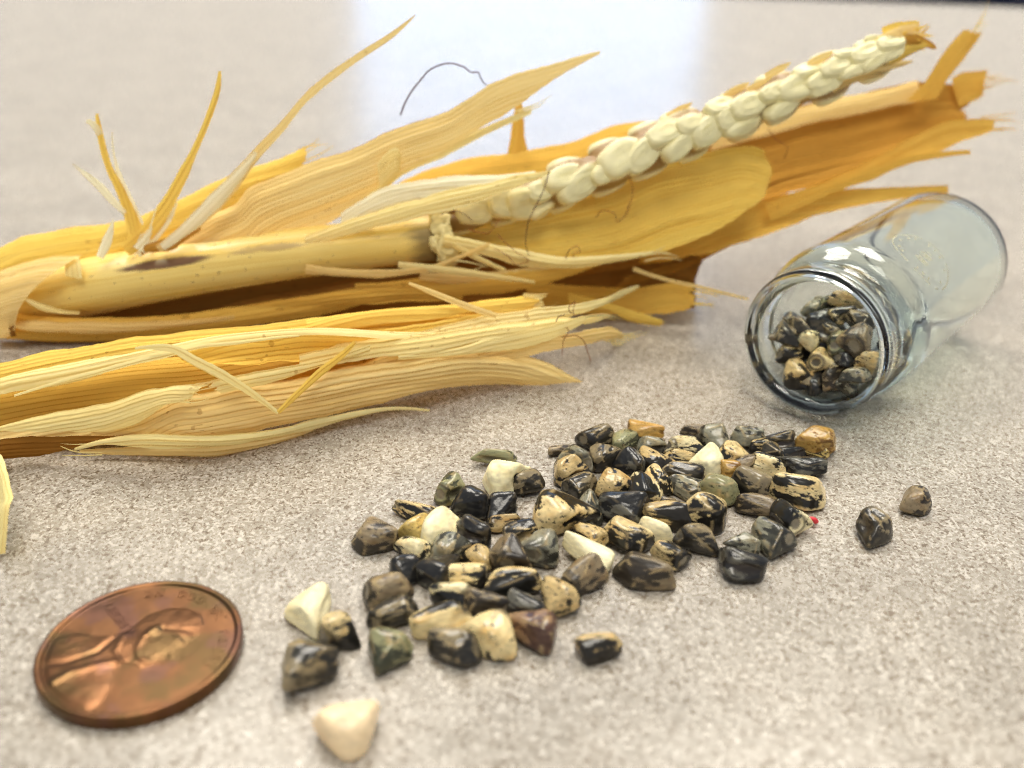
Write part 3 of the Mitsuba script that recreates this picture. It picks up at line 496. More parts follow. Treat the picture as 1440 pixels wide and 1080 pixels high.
leaf(lh, PL, [(430, 474, 5), (520, 466, 5), (600, 456, 5), (680, 440, 5), (760, 430, 5)], [(430, 490, 4), (520, 486, 4), (600, 478, 4), (680, 462, 4), (760, 446, 4)], 0.1, 'husk_yellow', seed=116, n=(80, 20))
leaf(lh, PL, [(20, 555, -0.5), (120, 524, -0.5), (220, 498, -0.5), (300, 482, -0.5), (420, 470, 0)], [(20, 558, -0.5), (120, 531, -0.5), (220, 506, -0.5), (300, 488, -0.5), (420, 474, 0)], 0.3, 'husk_pale', seed=117, n=(90, 10))
# added unseen filler tube: stops see-through and gives shadows between the leaves
cpts = np.array([PL(x, y, d) for x, y, d in [(-60, 590, 8), (100, 560, 8), (250, 540, 8), (400, 512, 8), (550, 492, 7), (680, 474, 6), (760, 458, 6)]])
q = spline(cpts, 0)(np.linspace(0, 1, 60))
V, F3, uv = tube_mesh(q, np.interp(np.linspace(0, 1, 60), [0, .6, 1], [.0042, .0034, .001]), 30, rough=0.0004, seed=12)
put(HUSK + '__filler_core', mikit.ply((V, F3), 'husk_ochre', smooth=True, uv=uv))
strip(lh, PL, [(190, 490, -1, 2), (212, 488, -1.6, 3.5), (236, 489, -2, 5.5), (275, 508, -2.6, 6.5), (310, 526, -3, 7), (350, 550, -3.4, 5), (391, 581, -4, 2.5)], 5, 'husk_pale', seed=118, n=(90, 10), label='thin pale strip bent like a V, left arm')
strip(lh, PL, [(391, 580, -4, 3), (420, 552, -3.4, 5), (450, 524, -2.6, 5), (478, 502, -2, 4.5), (499, 481, -1.6, 2.5)], 4, 'husk_yellow', seed=119, n=(70, 10), label='thin strip bent like a V, right arm')
strip(lh, PL, [(575, 398, 8, 2), (610, 412, 6, 4), (650, 428, 4, 5), (698, 444, 2, 4)], 4, 'husk_tan', seed=120, n=(60, 10))
# hollow split stalk with a frayed end
leaf(lh, PL, [(430, 452, 9), (520, 438, 9), (620, 430, 8), (700, 420, 7), (758, 412, 7)], [(430, 468, 7), (520, 458, 6), (620, 446, 5.5), (700, 436, 5), (764, 436, 5)], 0.35, 'husk_yellow', seed=121, n=(110, 24), jag=(0, .03), label='slim yellow stalk with a frayed end')
rngs = np.random.default_rng(8)
for k in range(12):
    y0 = 414 + 2.1 * k + rngs.uniform(-1, 1)
    strip(lh, PL, [(736, y0, 6, 2), (752, y0 + 1, 5.6, 1.6), (762 + rngs.uniform(0, 8), y0 + rngs.uniform(-3, 4), 5.2, .5)], 2, 'husk_pale', seed=130 + k, n=(16, 6))
for (x, y, d, dx, dy, k, m) in [(870, 474, 0, 1, 0, 7, 'husk_pale'), (836, 450, 1, 1, -.2, 6, 'husk_pale'), (256, 556, -2.4, 1, .1, 5, 'husk_pale'), (300, 545, -1.8, -1, .2, 3, 'husk_tan'), (640, 470, 2, 1, -.25, 6, 'husk_tan'), (480, 498, 2, 1, -.2, 5, 'husk_pale'), (740, 452, 4, 1, -.3, 5, 'husk_tan'), (130, 632, -2, -1, .05, 3, 'husk_pale')]:
    for q_ in range(k):
        x0, y0 = x + rngs.uniform(-10, 6), y + rngs.uniform(-10, 10)
        L_, c_ = rngs.uniform(14, 50), rngs.uniform(-.3, .3)
        strip(HUSK + '__fibre', PL, [(x0 - 12 * dx, y0 - 12 * dy, d, 1.0), (x0 + .4 * L_ * dx, y0 + .4 * L_ * (dy + .3 * c_), d - .3, .8), (x0 + L_ * dx, y0 + L_ * (dy + c_), d + rngs.uniform(-.6, .6), .3)], 1, m, seed=400 + q_, n=(16, 4), rip=.02)
sl = HUSK + '__silk_thread'
thread(sl, [PL(*p) for p in [(786, 456, 0), (800, 466, -1), (792, 480, -1), (790, 500, -1)]], 0.00007, 'silk_tan')
thread(sl, [PL(*p) for p in [(790, 474, -1), (806, 472, -1), (820, 478, -1), (826, 494, -1), (831, 508, -1)]], 0.00008, 'silk_tan')
thread(sl, [PL(*p) for p in [(804, 440, 2), (800, 432, 1), (809, 424, 1), (806, 438, 1), (812, 444, 2)]], 0.00008, 'silk_tan')
thread(sl, [PL(*p) for p in [(782, 452, 0), (788, 444, -.4), (794, 442, 0)]], 0.00008, 'silk')
# ------------------------------------------------------------------ loose leaf curling in at the left edge
kl = leaf('loose_leaf', PT, [(-14, 628, 3), (4, 648, 5), (16, 680, 6), (17, 706, 6), (12, 740, 4), (8, 778, 1)], [(-40, 650, 1), (-24, 668, 2), (-8, 690, 3), (-2, 715, 3), (-4, 745, 2), (-8, 782, 0.4)], 0.1, 'husk_pale', seed=140, n=(70, 20))
labels[kl] = {'label': 'pale curled leaf edge poking in at the left edge of the photo, above the coin', 'category': 'leaf'}
# ------------------------------------------------------------------ seeds
KINDS = {  # light colour, dark colour, share of dark, gloss
    'dark': ((0.20, 0.16, 0.095), (0.014, 0.013, 0.011), 0.78, 'seed_gloss'),
    'black': ((0.10, 0.095, 0.075), (0.009, 0.009, 0.010), 0.86, 'seed_gloss'),
    'grey': ((0.24, 0.23, 0.165), (0.022, 0.022, 0.018), 0.50, 'seed_gloss'),
    'mott': ((0.58, 0.45, 0.22), (0.012, 0.011, 0.009), 0.60, 'seed_gloss'),
    'white': ((0.66, 0.57, 0.33), (0.012, 0.012, 0.011), 0.52, 'seed_gloss'),
    'tan': ((0.46, 0.34, 0.155), (0.018, 0.015, 0.011), 0.44, 'seed_gloss'),
    'bright': ((0.68, 0.54, 0.27), (0.016, 0.014, 0.011), 0.33, 'seed_gloss'),
    'brown': ((0.19, 0.145, 0.085), (0.020, 0.016, 0.012), 0.58, 'seed_satin'),
    'red': ((0.28, 0.17, 0.09), (0.055, 0.026, 0.020), 0.60, 'seed_gloss'),
    'cream': ((0.80, 0.72, 0.45), (0.72, 0.60, 0.31), 0.2, 'seed_satin'),
    'peach': ((0.80, 0.62, 0.38), (0.74, 0.54, 0.30), 0.2, 'seed_satin'),
    'green': ((0.26, 0.255, 0.135), (0.028, 0.030, 0.018), 0.38, 'seed_gloss'),
    'orange': ((0.46, 0.28, 0.075), (0.17, 0.085, 0.02), 0.30, 'seed_gloss'),
    'yellow': ((0.52, 0.38, 0.12), (0.05, 0.035, 0.016), 0.30, 'seed_gloss'),
}
def quantile(a, q):
    return np.sort(a)[int(np.clip(q, 0, 0.999) * len(a))]
def seed_mesh(L, Wd, Th, kind, seed, open_face=False):
    """a wedge shaped fruitcase, long axis x, z up, with a round scar on one end; returns vertices and colours"""
    rng = np.random.default_rng(seed)
    j = lambda a, b=0.14: a * (1 + rng.uniform(-b, b))
    tp, roof = rng.uniform(0.3, 0.95) * rng.choice([-1, 1]), rng.uniform(0.4, 1.25)
    ry = rng.uniform(-0.3, 0.3)
    pl = [((1, rng.uniform(-.2, .2), rng.uniform(-.1, .35)), j(.48, .05)), ((-1, rng.uniform(-.2, .2), rng.uniform(-.1, .35)), j(.48, .05)),
          ((tp, 1, .15), j(.45)), ((tp, -1, .15), j(.45)), ((ry, roof, 1), j(.45)), ((-ry, -roof, 1), j(.47)), ((rng.uniform(-.5, .5), rng.uniform(-.3, .3), 1), j(.50)), ((0, 0, -1), .46),
          ((.8, rng.choice([-1, 1]) * .8, .3), j(.56)), ((-.8, rng.choice([-1, 1]) * .8, .3), j(.56))]
    u = rounded(pl, rng.uniform(5.2, 8.5))
    u = u * (1 + 0.10 * (meshkit.fbm(DIR * 1.7 + seed % 91, 3, seed) - 0.5))[:, None]
    pv = np.sort(np.stack([DIR @ unit(n_) / d_ for n_, d_ in pl], 1), 1)
    edge = np.clip((pv[:, -2] / pv[:, -1] - 0.90) / 0.07, 0, 1)
    light, dark, share, _ = KINDS[kind]
    light, dark = np.array(light) * rng.uniform(0.86, 1.12), np.array(dark)
    pdir = unit(rng.normal(size=3) + [0, 0, 0.5])
    m = meshkit.fbm(u * [2.3, 4.6, 4.6] + seed % 57, 4, seed + 1) + 0.42 * (u @ -pdir)
    m = m + 0.10 * (meshkit.noise(u * 19 + seed % 31, seed + 5) - 0.5)
    sh = np.clip(share + rng.uniform(-0.12, 0.12), 0.02, 0.93)
    t = quantile(m, 1 - sh)
    k = np.clip((m - t) / 0.018 * 0.5 + 0.5, 0, 1)[:, None]
    if kind in ('cream', 'peach'):
        k = np.clip((m - t) / 0.25 * 0.5 + 0.5, 0, 1)[:, None]
    fine = meshkit.fbm(u * 9 + seed % 13, 3, seed + 7)[:, None]
    med = meshkit.fbm(u * 3.1 + seed % 23, 3, seed + 8)[:, None]
    lc = light * (0.62 + 0.75 * fine)
    warm = np.array([0.86, 0.66, 0.40])
    if kind not in ('cream', 'peach', 'black', 'dark'):
        lc = lc * (1 - np.clip(med * 2.4 - 1.15, 0, 0.85) * (1 - warm))
        grain = np.clip(meshkit.noise(np.stack([u[:, 0] * 5, u[:, 1] * 24, u[:, 2] * 24], -1) + seed % 7, seed + 9) - 0.55, 0, 1)[:, None] * 1.4
        lc = lc * (1 - 0.7 * grain)
        sp_ = (meshkit.noise(u * 15 + seed % 19, seed + 12) > 0.80)[:, None]
        lc = np.where(sp_ & (rng.random() < .7), dark * 2.2, lc)
    dc = dark * (0.7 + 0.7 * fine)
    if kind in ('dark', 'black', 'grey', 'green', 'red', 'brown'):
        strk = np.clip(meshkit.noise(np.stack([u[:, 0] * 3, u[:, 1] * 9, u[:, 2] * 9], -1) + seed % 29, seed + 15) - 0.5, 0, 1)[:, None] * 1.6
        dc = dc * (1 - strk) + (0.28 * light + 0.72 * dark) * strk
        k = k * 0.96
    col = lc * (1 - k) + dc * k
    if kind not in ('cream', 'peach'):
        rimn = np.clip(1 - np.abs(m - t + 0.02) / 0.016, 0, 1)[:, None] * (0.5 if kind in ('mott', 'white', 'dark', 'bright') else 0.2)
        col = col * (1 - rimn) + np.minimum(light * 1.2, .8) * rimn
    if kind in ('dark', 'black', 'grey', 'green', 'brown', 'red', 'mott'):
        em = (edge * np.clip((meshkit.fbm(u * 4.5 + seed % 37, 3, seed + 31) - 0.47) / 0.05, 0, 1))[:, None] * (0.15 if kind == 'black' else 0.6)
        col = col * (1 - em) + np.array([0.42, 0.31, 0.15]) * (0.6 + 0.6 * fine) * em
    u = u * (1 - 0.02 * k)
    # the round scar on one end, often with a raised rim
    e = rng.choice([-1, 1])
    d2 = np.sqrt((u[:, 1] / .26) ** 2 + ((u[:, 2] - .02) / .26) ** 2)
    on = (u[:, 0] * e > 0.26)
    ring = np.clip(1 - np.abs(d2 - 1.0) / 0.30, 0, 1) * on
    disc = np.clip((0.85 - d2) / 0.2, 0, 1) * on
    scar = rng.random() < 0.6
    ring, disc = ring * scar, disc * scar
    u[:, 0] += e * (0.010 * ring - 0.03 * disc)
    if kind not in ('cream', 'peach', 'orange', 'yellow'):
        sc = np.array([0.17, 0.145, 0.10]) * rng.uniform(0.4, 1.2)
        hal = np.clip(1 - np.abs(d2 - 1.3) / 0.45, 0, 1)[:, None] * on[:, None] * 0.85 * scar
        col = col * (1 - hal) + np.array([0.016, 0.015, 0.014]) * hal
        col = col * (1 - disc[:, None]) + sc * (0.7 + 0.6 * fine) * disc[:, None]
    else:
        col = col * (1 - 0.25 * disc[:, None])
    # a hollow along one side of many fruitcases
    if open_face or rng.random() < 0.35:
        s_ = rng.choice([-1, 1])
        h2 = ((u[:, 0] - rng.uniform(-.1, .1)) / .34) ** 2 + ((u[:, 2] - .02) / .20) ** 2
        w_ = np.exp(-h2 ** 2) * (u[:, 1] * s_ > 0.12)
        u[:, 1] -= s_ * 0.16 * w_
        if kind not in ('cream', 'peach'):
            col = col * (1 - 0.8 * w_[:, None]) + np.array([0.03, 0.022, 0.016]) * 0.8 * w_[:, None]
    u = u + DIR * (0.012 * (meshkit.fbm(u * 8 + seed % 11, 3, seed + 20) - 0.5))[:, None]
    return u * [L, Wd, Th], np.clip(col, 0.004, 0.9)
SEEDG = 'seeds spilled on the counter'
def lay(px, py, L, Wp, ang, kind, label, seed, z0=0.0, name='seed', group=SEEDG, place=None, tilt=14):
    L, Wp = L * 1.07, Wp * 1.15
    p = at_z(px, py, 0.0014) if place is None else place
    k = ppm(p)
    a = math.radians(ang)
    st = 2.0
    e = at_z(px + st * math.cos(a), py - st * math.sin(a), 0.0014) - at_z(px - st * math.cos(a), py + st * math.sin(a), 0.0014)
    ln = np.linalg.norm(e)
    e /= ln
    Wd, Th = 0.92 * Wp / k, 0.82 * Wp / k
    if abs(math.sin(a)) > 0.5:
        Wd = 0.96 * Wp / k
    pl = 2 * st / ln
    Lm = np.clip(1.05 * (L - 0.55 * Th * k * abs(math.sin(a))) / pl, 0.75 * Wd, 0.0068 if place is None else 0.005)
    rng = np.random.default_rng(seed + 999)
    v, col = seed_mesh(Lm, Wd, Th, kind, seed)
    y = np.cross([0, 0, 1.0], e)
    M = np.stack([e, y, [0, 0, 1.0]], 1)
    Rl = trimesh.transformations.euler_matrix(math.radians(rng.uniform(-tilt, tilt)), math.radians(rng.uniform(-.6 * tilt, .6 * tilt)), 0)[:3, :3]
    v = v @ Rl.T @ M.T
    if place is None:
        v = v + [p[0], p[1], z0 - v[:, 2].min() + 0.00005]
        # the pixel is the middle of the seed as seen: slide it along the counter until it is
        x, yy = project(v.mean(0))
        sh = at_z(px, py, v[:, 2].mean()) - at_z(x, yy, v[:, 2].mean())
        v = v + sh
    else:
        v = v + p
    return put(name, mikit.ply((v, IFACE), KINDS[kind][3], smooth=True, color=col), label, 'seed', group)
SEEDS = [
 # left edge of the pile and strays at the lower left
 (438, 849, 66, 42, 42, 'cream', 'smooth cream seed lying apart at the left, above the two dark strays'),
 (472, 883, 52, 44, 32, 'mott', 'curled tan and black seed touching the dark three-cornered stray'),
 (438, 925, 72, 52, 0, 'dark', 'dark three-cornered seed with a tan lower edge, left of the pile'),
 (484, 1017, 78, 58, -12, 'peach', 'peach coloured seed nearest the camera, right of the coin'),
 (531, 752, 54, 38, -8, 'brown', 'glossy brown seed with a black border at the far left of the pile'),
 (582, 717, 58, 25, -12, 'mott', 'slim tan and black seed above the yellow one at the left of the pile'),
 (585, 740, 44, 30, 32, 'yellow', 'yellowish seed with brown marks left of the cream three-cornered seed'),
 (615, 743, 56, 42, 40, 'cream', 'cream three-cornered seed in the left half of the pile'),
 (666, 746, 56, 42, -18, 'black', 'glossy black seed right of the cream three-cornered seed'),
 (580, 769, 46, 30, -20, 'white', 'black and white seed behind the two shining black ones at the left'),
 (628, 771, 46, 38, 50, 'grey', 'silvery grey seed below the cream three-cornered seed'),
 (675, 783, 42, 30, 120, 'tan', 'small upright tan seed below the glossy black one'),
 (570, 799, 46, 40, 10, 'black', 'shining black seed, left one of the touching pair'),
 (610, 803, 52, 42, -6, 'black', 'shining black seed, right one of the touching pair'),
 (652, 807, 68, 34, 4, 'bright', 'pale tan seed with a rough crest in the middle of the left half'),
 (544, 828, 62, 46, 5, 'brown', 'dull brown block-like seed at the left edge of the pile'),
 (634, 834, 60, 32, -8, 'white', 'black and white seed below the one with the rough crest'),
 (550, 858, 66, 38, 22, 'dark', 'dark seed with a tan back below the dull brown block-like one'),
 (683, 847, 60, 36, -10, 'brown', 'dark brown seed behind the bright tan seed at the front of the pile'),
 (617, 869, 80, 42, 16, 'bright', 'large tan seed with a small hole at its left end'),
 (544, 906, 60, 50, -38, 'green', 'grey-green seed at the lower left corner of the pile'),
 (637, 905, 70, 46, -12, 'dark', 'dark grey glossy seed at the front of the pile'),
 (693, 887, 62, 56, 48, 'bright', 'bright tan seed with a jagged black left side at the front'),
 # middle of the pile
 (724, 814, 70, 38, -5, 'mott', 'long tan seed with a dark open side in the lower middle'),
 (783, 834, 60, 40, -48, 'tan', 'tan seed with a black tip at the lower right of the left half'),
 (739, 849, 58, 32, -18, 'black', 'black seed with a pale streak above the reddish brown one'),
 (760, 882, 56, 50, 32, 'red', 'reddish brown seed at the lower front of the pile'),
 (840, 906, 58, 36, 0, 'tan', 'tan seed with dark ends lying apart in front of the pile'),
 (760, 768, 52, 46, 52, 'grey', 'grey topped seed in the middle below the large black and tan one'),
 (716, 776, 50, 46, 80, 'brown', 'brown upright seed left of the grey topped one'),
 (709, 733, 46, 22, 8, 'tan', 'small slim tan seed beside the glossy black ringed one'),
 (731, 747, 46, 34, 10, 'mott', 'black and tan seed left of the large black and tan one'),
 (780, 718, 64, 60, -42, 'mott', 'large black and tan seed in the middle of the pile'),
 (827, 713, 42, 34, 85, 'grey', 'grey upright seed right of the large black and tan one'),
 (828, 752, 50, 32, -25, 'tan', 'speckled tan seed above the long cream one'),
 (828, 774, 84, 34, -24, 'cream', 'long cream seed with a pointed right end'),
 (818, 807, 58, 46, 28, 'brown', 'grey-brown wedge in front of the long cream seed'),
 (882, 750, 62, 40, -22, 'mott', 'tan seed with a black hollow left of the middle cream seed'),
 (920, 744, 50, 30, -18, 'cream', 'cream seed in the middle of the right half, in front of the ringed arch'),
 (908, 801, 78, 46, -14, 'brown', 'large dark brown seed at the front of the right half'),
 (942, 778, 54, 36, -24, 'mott', 'tan and black seed right of the large dark brown one'),
 (977, 752, 48, 36, 8, 'dark', 'dark seed with a tan end at the front right of the ringed arch'),
 (875, 710, 64, 44, -10, 'black', 'black seed showing a brown round scar at its right end'),
 (938, 722, 72, 36, -4, 'tan', 'arched speckled tan seed over a dark hollow'),
 (937, 704, 26, 15, 0, 'brown', 'tiny brown chip above the arched seed'),
 (993, 719, 56, 52, -40, 'mott', 'large mottled seed right of the arched one'),
 # upper left group
 (698, 641, 52, 20, 4, 'green', 'flat grey-tan seed behind the cream one at the upper left'),
 (706, 668, 46, 46, -20, 'cream', 'cream seed of the small group at the upper left'),
 (738, 675, 44, 32, 34, 'dark', 'dark seed with a pale edge right of the upper left cream one'),
 (633, 687, 42, 40, 30, 'green', 'olive seed at the left end of the upper left group'),
 (667, 704, 44, 42, -35, 'black', 'black seed with a grey scar between the olive and the plain black one'),
 (706, 708, 38, 32, 0, 'black', 'plain black seed below the upper left cream one'),
 # upper row and right half
 (787, 632, 30, 14, -5, 'brown', 'brown chaff flake at the upper left tip of the right half'),
 (810, 645, 46, 38, -34, 'grey', 'grey seed with black marks at the upper left of the right half'),
 (840, 613, 44, 32, 14, 'dark', 'dark rounded seed at the top left of the right half'),
 (797, 663, 36, 38, 40, 'tan', 'small tan seed at the left edge of the right half'),
 (815, 679, 46, 32, 18, 'dark', 'dark seed with a tan right side below the small tan one'),
 (847, 642, 38, 38, 70, 'dark', 'dark brown seed with a tan stripe below the top left dark one'),
 (875, 620, 30, 28, 60, 'green', 'small olive seed left of the orange one'),
 (908, 603, 48, 22, -8, 'orange', 'orange seed lying at the top edge of the pile'),
 (918, 626, 36, 24, 0, 'grey', 'grey and black seed just below the orange one'),
 (888, 651, 40, 36, -50, 'black', 'black seed with a white rimmed scar below the small olive one'),
 (917, 646, 44, 26, -36, 'tan', 'narrow tan seed with a dark slot'),
 (960, 625, 48, 30, 14, 'white', 'pale mottled seed left of the upright cream one'),
 (958, 643, 42, 20, 0, 'mott', 'slim mottled seed above the dark olive cylinder'),
 (962, 663, 58, 28, 0, 'dark', 'dark olive cylinder-like seed left of the upright cream one'),
 (998, 645, 42, 33, 68, 'cream', 'upright cream egg-like seed in the upper right half'),
 (863, 679, 44, 40, -60, 'tan', 'shiny tan seed with a bluish sheen'),
 (902, 687, 46, 36, -50, 'white', 'pale seed with black specks, left of its mottled twin'),
 (924, 674, 44, 34, -50, 'mott', 'mottled seed below the narrow slotted one'),
 (966, 684, 50, 28, -14, 'grey', 'grey mottled wedge below the dark olive cylinder'),
 (976, 604, 34, 15, 4, 'brown', 'thin brown seed with a reddish tip at the top edge'),
 (1003, 611, 42, 34, -10, 'grey', 'half grey half black seed behind the upright cream one'),
 (1053, 612, 46, 28, -12, 'grey', 'dark grey seed at the top edge right of the half grey one'),
 (1095, 621, 44, 30, 0, 'dark', 'dark brown rounded seed at the top right'),
 (1152, 618, 42, 36, -40, 'orange', 'orange mottled seed at the top right corner of the pile'),
 (1140, 630, 50, 18, -24, 'yellow', 'long yellow-orange seed leaning on the corner one'),
 (1068, 626, 28, 22, 20, 'tan', 'small tan seed at the top between two dark ones'),
 (1088, 637, 36, 26, -40, 'dark', 'dark brown seed left of the small black one with a pale scar'),
 (1114, 636, 36, 18, 10, 'black', 'small black seed with a pale scar near the top right'),
 (1030, 638, 38, 32, -60, 'mott', 'tan seed with a round black patch right of the upright cream one'),
 (1027, 657, 28, 24, 0, 'orange', 'small orange-tan seed under the one with the round black patch'),
 (1048, 652, 34, 26, 20, 'brown', 'plain brown seed right of the small orange-tan one'),
 (1078, 653, 54, 32, -26, 'white', 'half cream half black seed above the big pale one'),
 (1131, 653, 60, 27, -3, 'black', 'glossy black cylinder-like seed at the right edge'),
 (1012, 685, 50, 42, -30, 'green', 'greenish cream three-cornered seed with a black base'),
 (1057, 677, 56, 42, -26, 'dark', 'big dark olive seed right of the greenish three-cornered one'),
 (1120, 687, 72, 44, -8, 'bright', 'big pale tan seed with a black left side at the right edge'),
 (1062, 707, 52, 30, -4, 'brown', 'olive-brown speckled seed below the big dark olive one'),
 (1105, 727, 50, 40, -40, 'white', 'cream mottled seed touching the red speck'),
 (1085, 750, 62, 42, -26, 'grey', 'grey mottled seed below the cream one by the red speck'),
 (1054, 763, 36, 28, -35, 'grey', 'small grey-tan seed wedged behind the dark grey stray'),
 (1046, 791, 64, 42, -8, 'black', 'dark grey seed with a pale round scar at the lower right'),
 (1231, 737, 50, 44, -38, 'dark', 'dark olive stray seed right of the pile'),
 (1291, 700, 40, 33, 112, 'brown', 'brown stray seed with dark base, farthest to the right'),
]
for i, (px, py, L, Wp, ang, kind, lab) in enumerate(SEEDS):
    lay(px, py, L, Wp, ang, kind, lab, 1000 + 17 * i)
rt = [at_z(x, y, z * 1e-3) for x, y, z in [(1130, 733, .3), (1136, 729, .8), (1142, 730, .9), (1148, 734, .3)]]
V, F3, _ = tube_mesh(spline(rt, 0)(np.linspace(0, 1, 24)), np.array([.12, .22, .3, .32, .3, .2])[np.linspace(0, 5, 24).astype(int)] * 1e-3, 10, rough=0.00008, seed=2)
put('red_speck', mikit.ply((V, F3), 'red_fibre', smooth=True), 'tiny bright red speck right of the cream mottled seed', 'speck')

# ------------------------------------------------------------------ glass vial lying on its side
VX, VY, VPHI, VR, VL = 0.0425, 0.1207, 0.8772, 0.0124, 0.0525
VA = np.array([math.cos(VPHI), math.sin(VPHI), 0])
VB = np.array([-VA[1], VA[0], 0])
VO = np.array([VX, VY, VR])
lip = [(2.0, 8.72), (1.2, 9.0), (0.6, 9.4), (0.2, 9.85), (0.05, 10.2), (0.1, 10.5), (0.4, 10.75), (0.9, 10.88), (2.0, 10.9), (3.2, 10.8), (4.2, 10.62), (5.2, 10.5), (6.0, 10.6), (6.8, 10.95), (7.6, 11.45), (8.4, 11.92), (9.4, 12.26), (10.6, 12.4), (11.6, 12.4)]
lip_in = [(12.4, 11.66), (11.2, 11.6), (10.2, 11.45), (9.2, 11.1), (8.3, 10.5), (7.5, 9.7), (6.8, 9.2), (6.0, 8.85), (4.8, 8.62), (3.2, 8.6)]
base = [(20, 12.4), (34, 12.4), (47.5, 12.4), (50.2, 12.4), (51.4, 12.2), (52.2, 11.7), (52.5, 10.9), (52.5, 9.0), (52.2, 7.0), (51.9, 4.0), (51.8, 0.0)]
base_in = [(50.4, 0.0), (50.5, 4.0), (50.8, 7.5), (51.0, 9.2), (50.7, 10.5), (49.9, 11.2), (48.6, 11.6), (47.5, 11.68), (34, 11.68), (20, 11.68)]
def lathe(pr, sides=128, close=True):
    """pr: (mm along, mm radius), closed onto itself or ending on the axis"""
    n = len(pr)
    a = np.linspace(0, 2 * np.pi, sides, endpoint=False)
    V, row = [], []
    for s_, r_ in pr:
        row.append(len(V))
        if r_ < 1e-9:
            V.append(VO + VA * s_ * 1e-3)
        else:
            V += [VO + VA * s_ * 1e-3 + r_ * 1e-3 * (math.cos(t) * VB + math.sin(t) * np.array([0, 0, 1.0])) for t in a]
    F_ = []
    for i in range(n if close else n - 1):
        k = (i + 1) % n
        ri, rk = pr[i][1] < 1e-9, pr[k][1] < 1e-9
        if ri and rk:
            continue
        for q_ in range(sides):
            w = (q_ + 1) % sides
            if ri:
                F_.append((row[i], row[k] + q_, row[k] + w))
            elif rk:
                F_.append((row[i] + q_, row[k], row[i] + w))
            else:
                F_ += [(row[i] + q_, row[k] + q_, row[k] + w), (row[i] + q_, row[k] + w, row[i] + w)]
    return trimesh.Trimesh(np.array(V), np.array(F_), process=False)
def densify(pr, n=3):
    out = []
    t = np.concatenate([[0], np.cumsum(np.linalg.norm(np.diff(np.array(pr), axis=0), axis=1))])
    f = PchipInterpolator(t, np.array(pr))
    for a, b in zip(t[:-1], t[1:]):
        out += [tuple(f(a + (b - a) * k / n)) for k in range(n)]
    return out + [tuple(pr[-1])]
vial = lathe(densify(lip + base) + densify(base_in + lip_in) + [(2.6, 8.63)])
if vial.volume < 0:
    vial.invert()
VIAL = put('glass_vial', mikit.ply(vial, 'glass', smooth=True), 'clear glass vial on its side with dark seeds behind its open mouth', 'glass vial')
# worn ring stamp printed on the wall
def on_wall(px, py, lift=0.00006):
    d = unit(ray(px, py))
    o = EYE - VO
    b, z = np.array([d @ VB, d[2]]), np.array([o @ VB, o[2]])
    A_, B_, C_ = b @ b, b @ z, z @ z - (VR + lift) ** 2
    t = (-B_ - math.sqrt(max(B_ * B_ - A_ * C_, 0))) / A_
    p = EYE + d * t
    rad = p - VO - VA * ((p - VO) @ VA)
    return p, unit(rad)
pc, pn = on_wall(1301, 362)
s0 = (pc - VO) @ VA
th0 = math.atan2(pn[2], pn @ VB)
def wall_point(ds, da, lift=0.00005):                              # mm along and mm round from the stamp's middle
    th = th0 + da * 1e-3 / VR
    r = math.cos(th) * VB + math.sin(th) * np.array([0, 0, 1.0])
    return VO + VA * (s0 + ds * 1e-3) + r * (VR + lift)
rngp = np.random.default_rng(21)
marks = []
for k in range(46):
    a = 2 * math.pi * k / 46
    if rngp.random() < 0.22:
        continue
    for r_, w_ in ((5.3, .12), (4.35, .26)):
        if r_ < 5 and (k % 2 or rngp.random() < .35):
            continue
        da = (.085 if r_ > 5 else .06) * (0.6 + .5 * rngp.random())
        q4 = [wall_point(rr * math.cos(aa), rr * math.sin(aa)) for rr, aa in ((r_ - w_, a - da), (r_ + w_, a - da), (r_ + w_, a + da), (r_ - w_, a + da))]
        marks.append(q4)
for x0, y0, x1, y1 in [(-1.9, -1.0, -1.5, 1.1), (-1.1, -.8, -.7, 1.2), (.2, -1.2, .6, .8), (1.0, -.9, 1.4, 1.0), (-1.5, .1, -1.1, .4), (.6, -.3, 1.0, 0.1), (2.0, -.6, 2.3, .5)]:
    marks.append([wall_point(*c_) for c_ in ((x0, y0), (x1, y0), (x1, y1), (x0, y1))])
MV = np.array(marks).reshape(-1, 3)
MF = np.arange(len(MV)).reshape(-1, 4)
put(VIAL + '__printed_stamp', mikit.ply((MV, MF), 'print'), 'worn ring shaped stamp printed on the glass, its letters no longer readable')
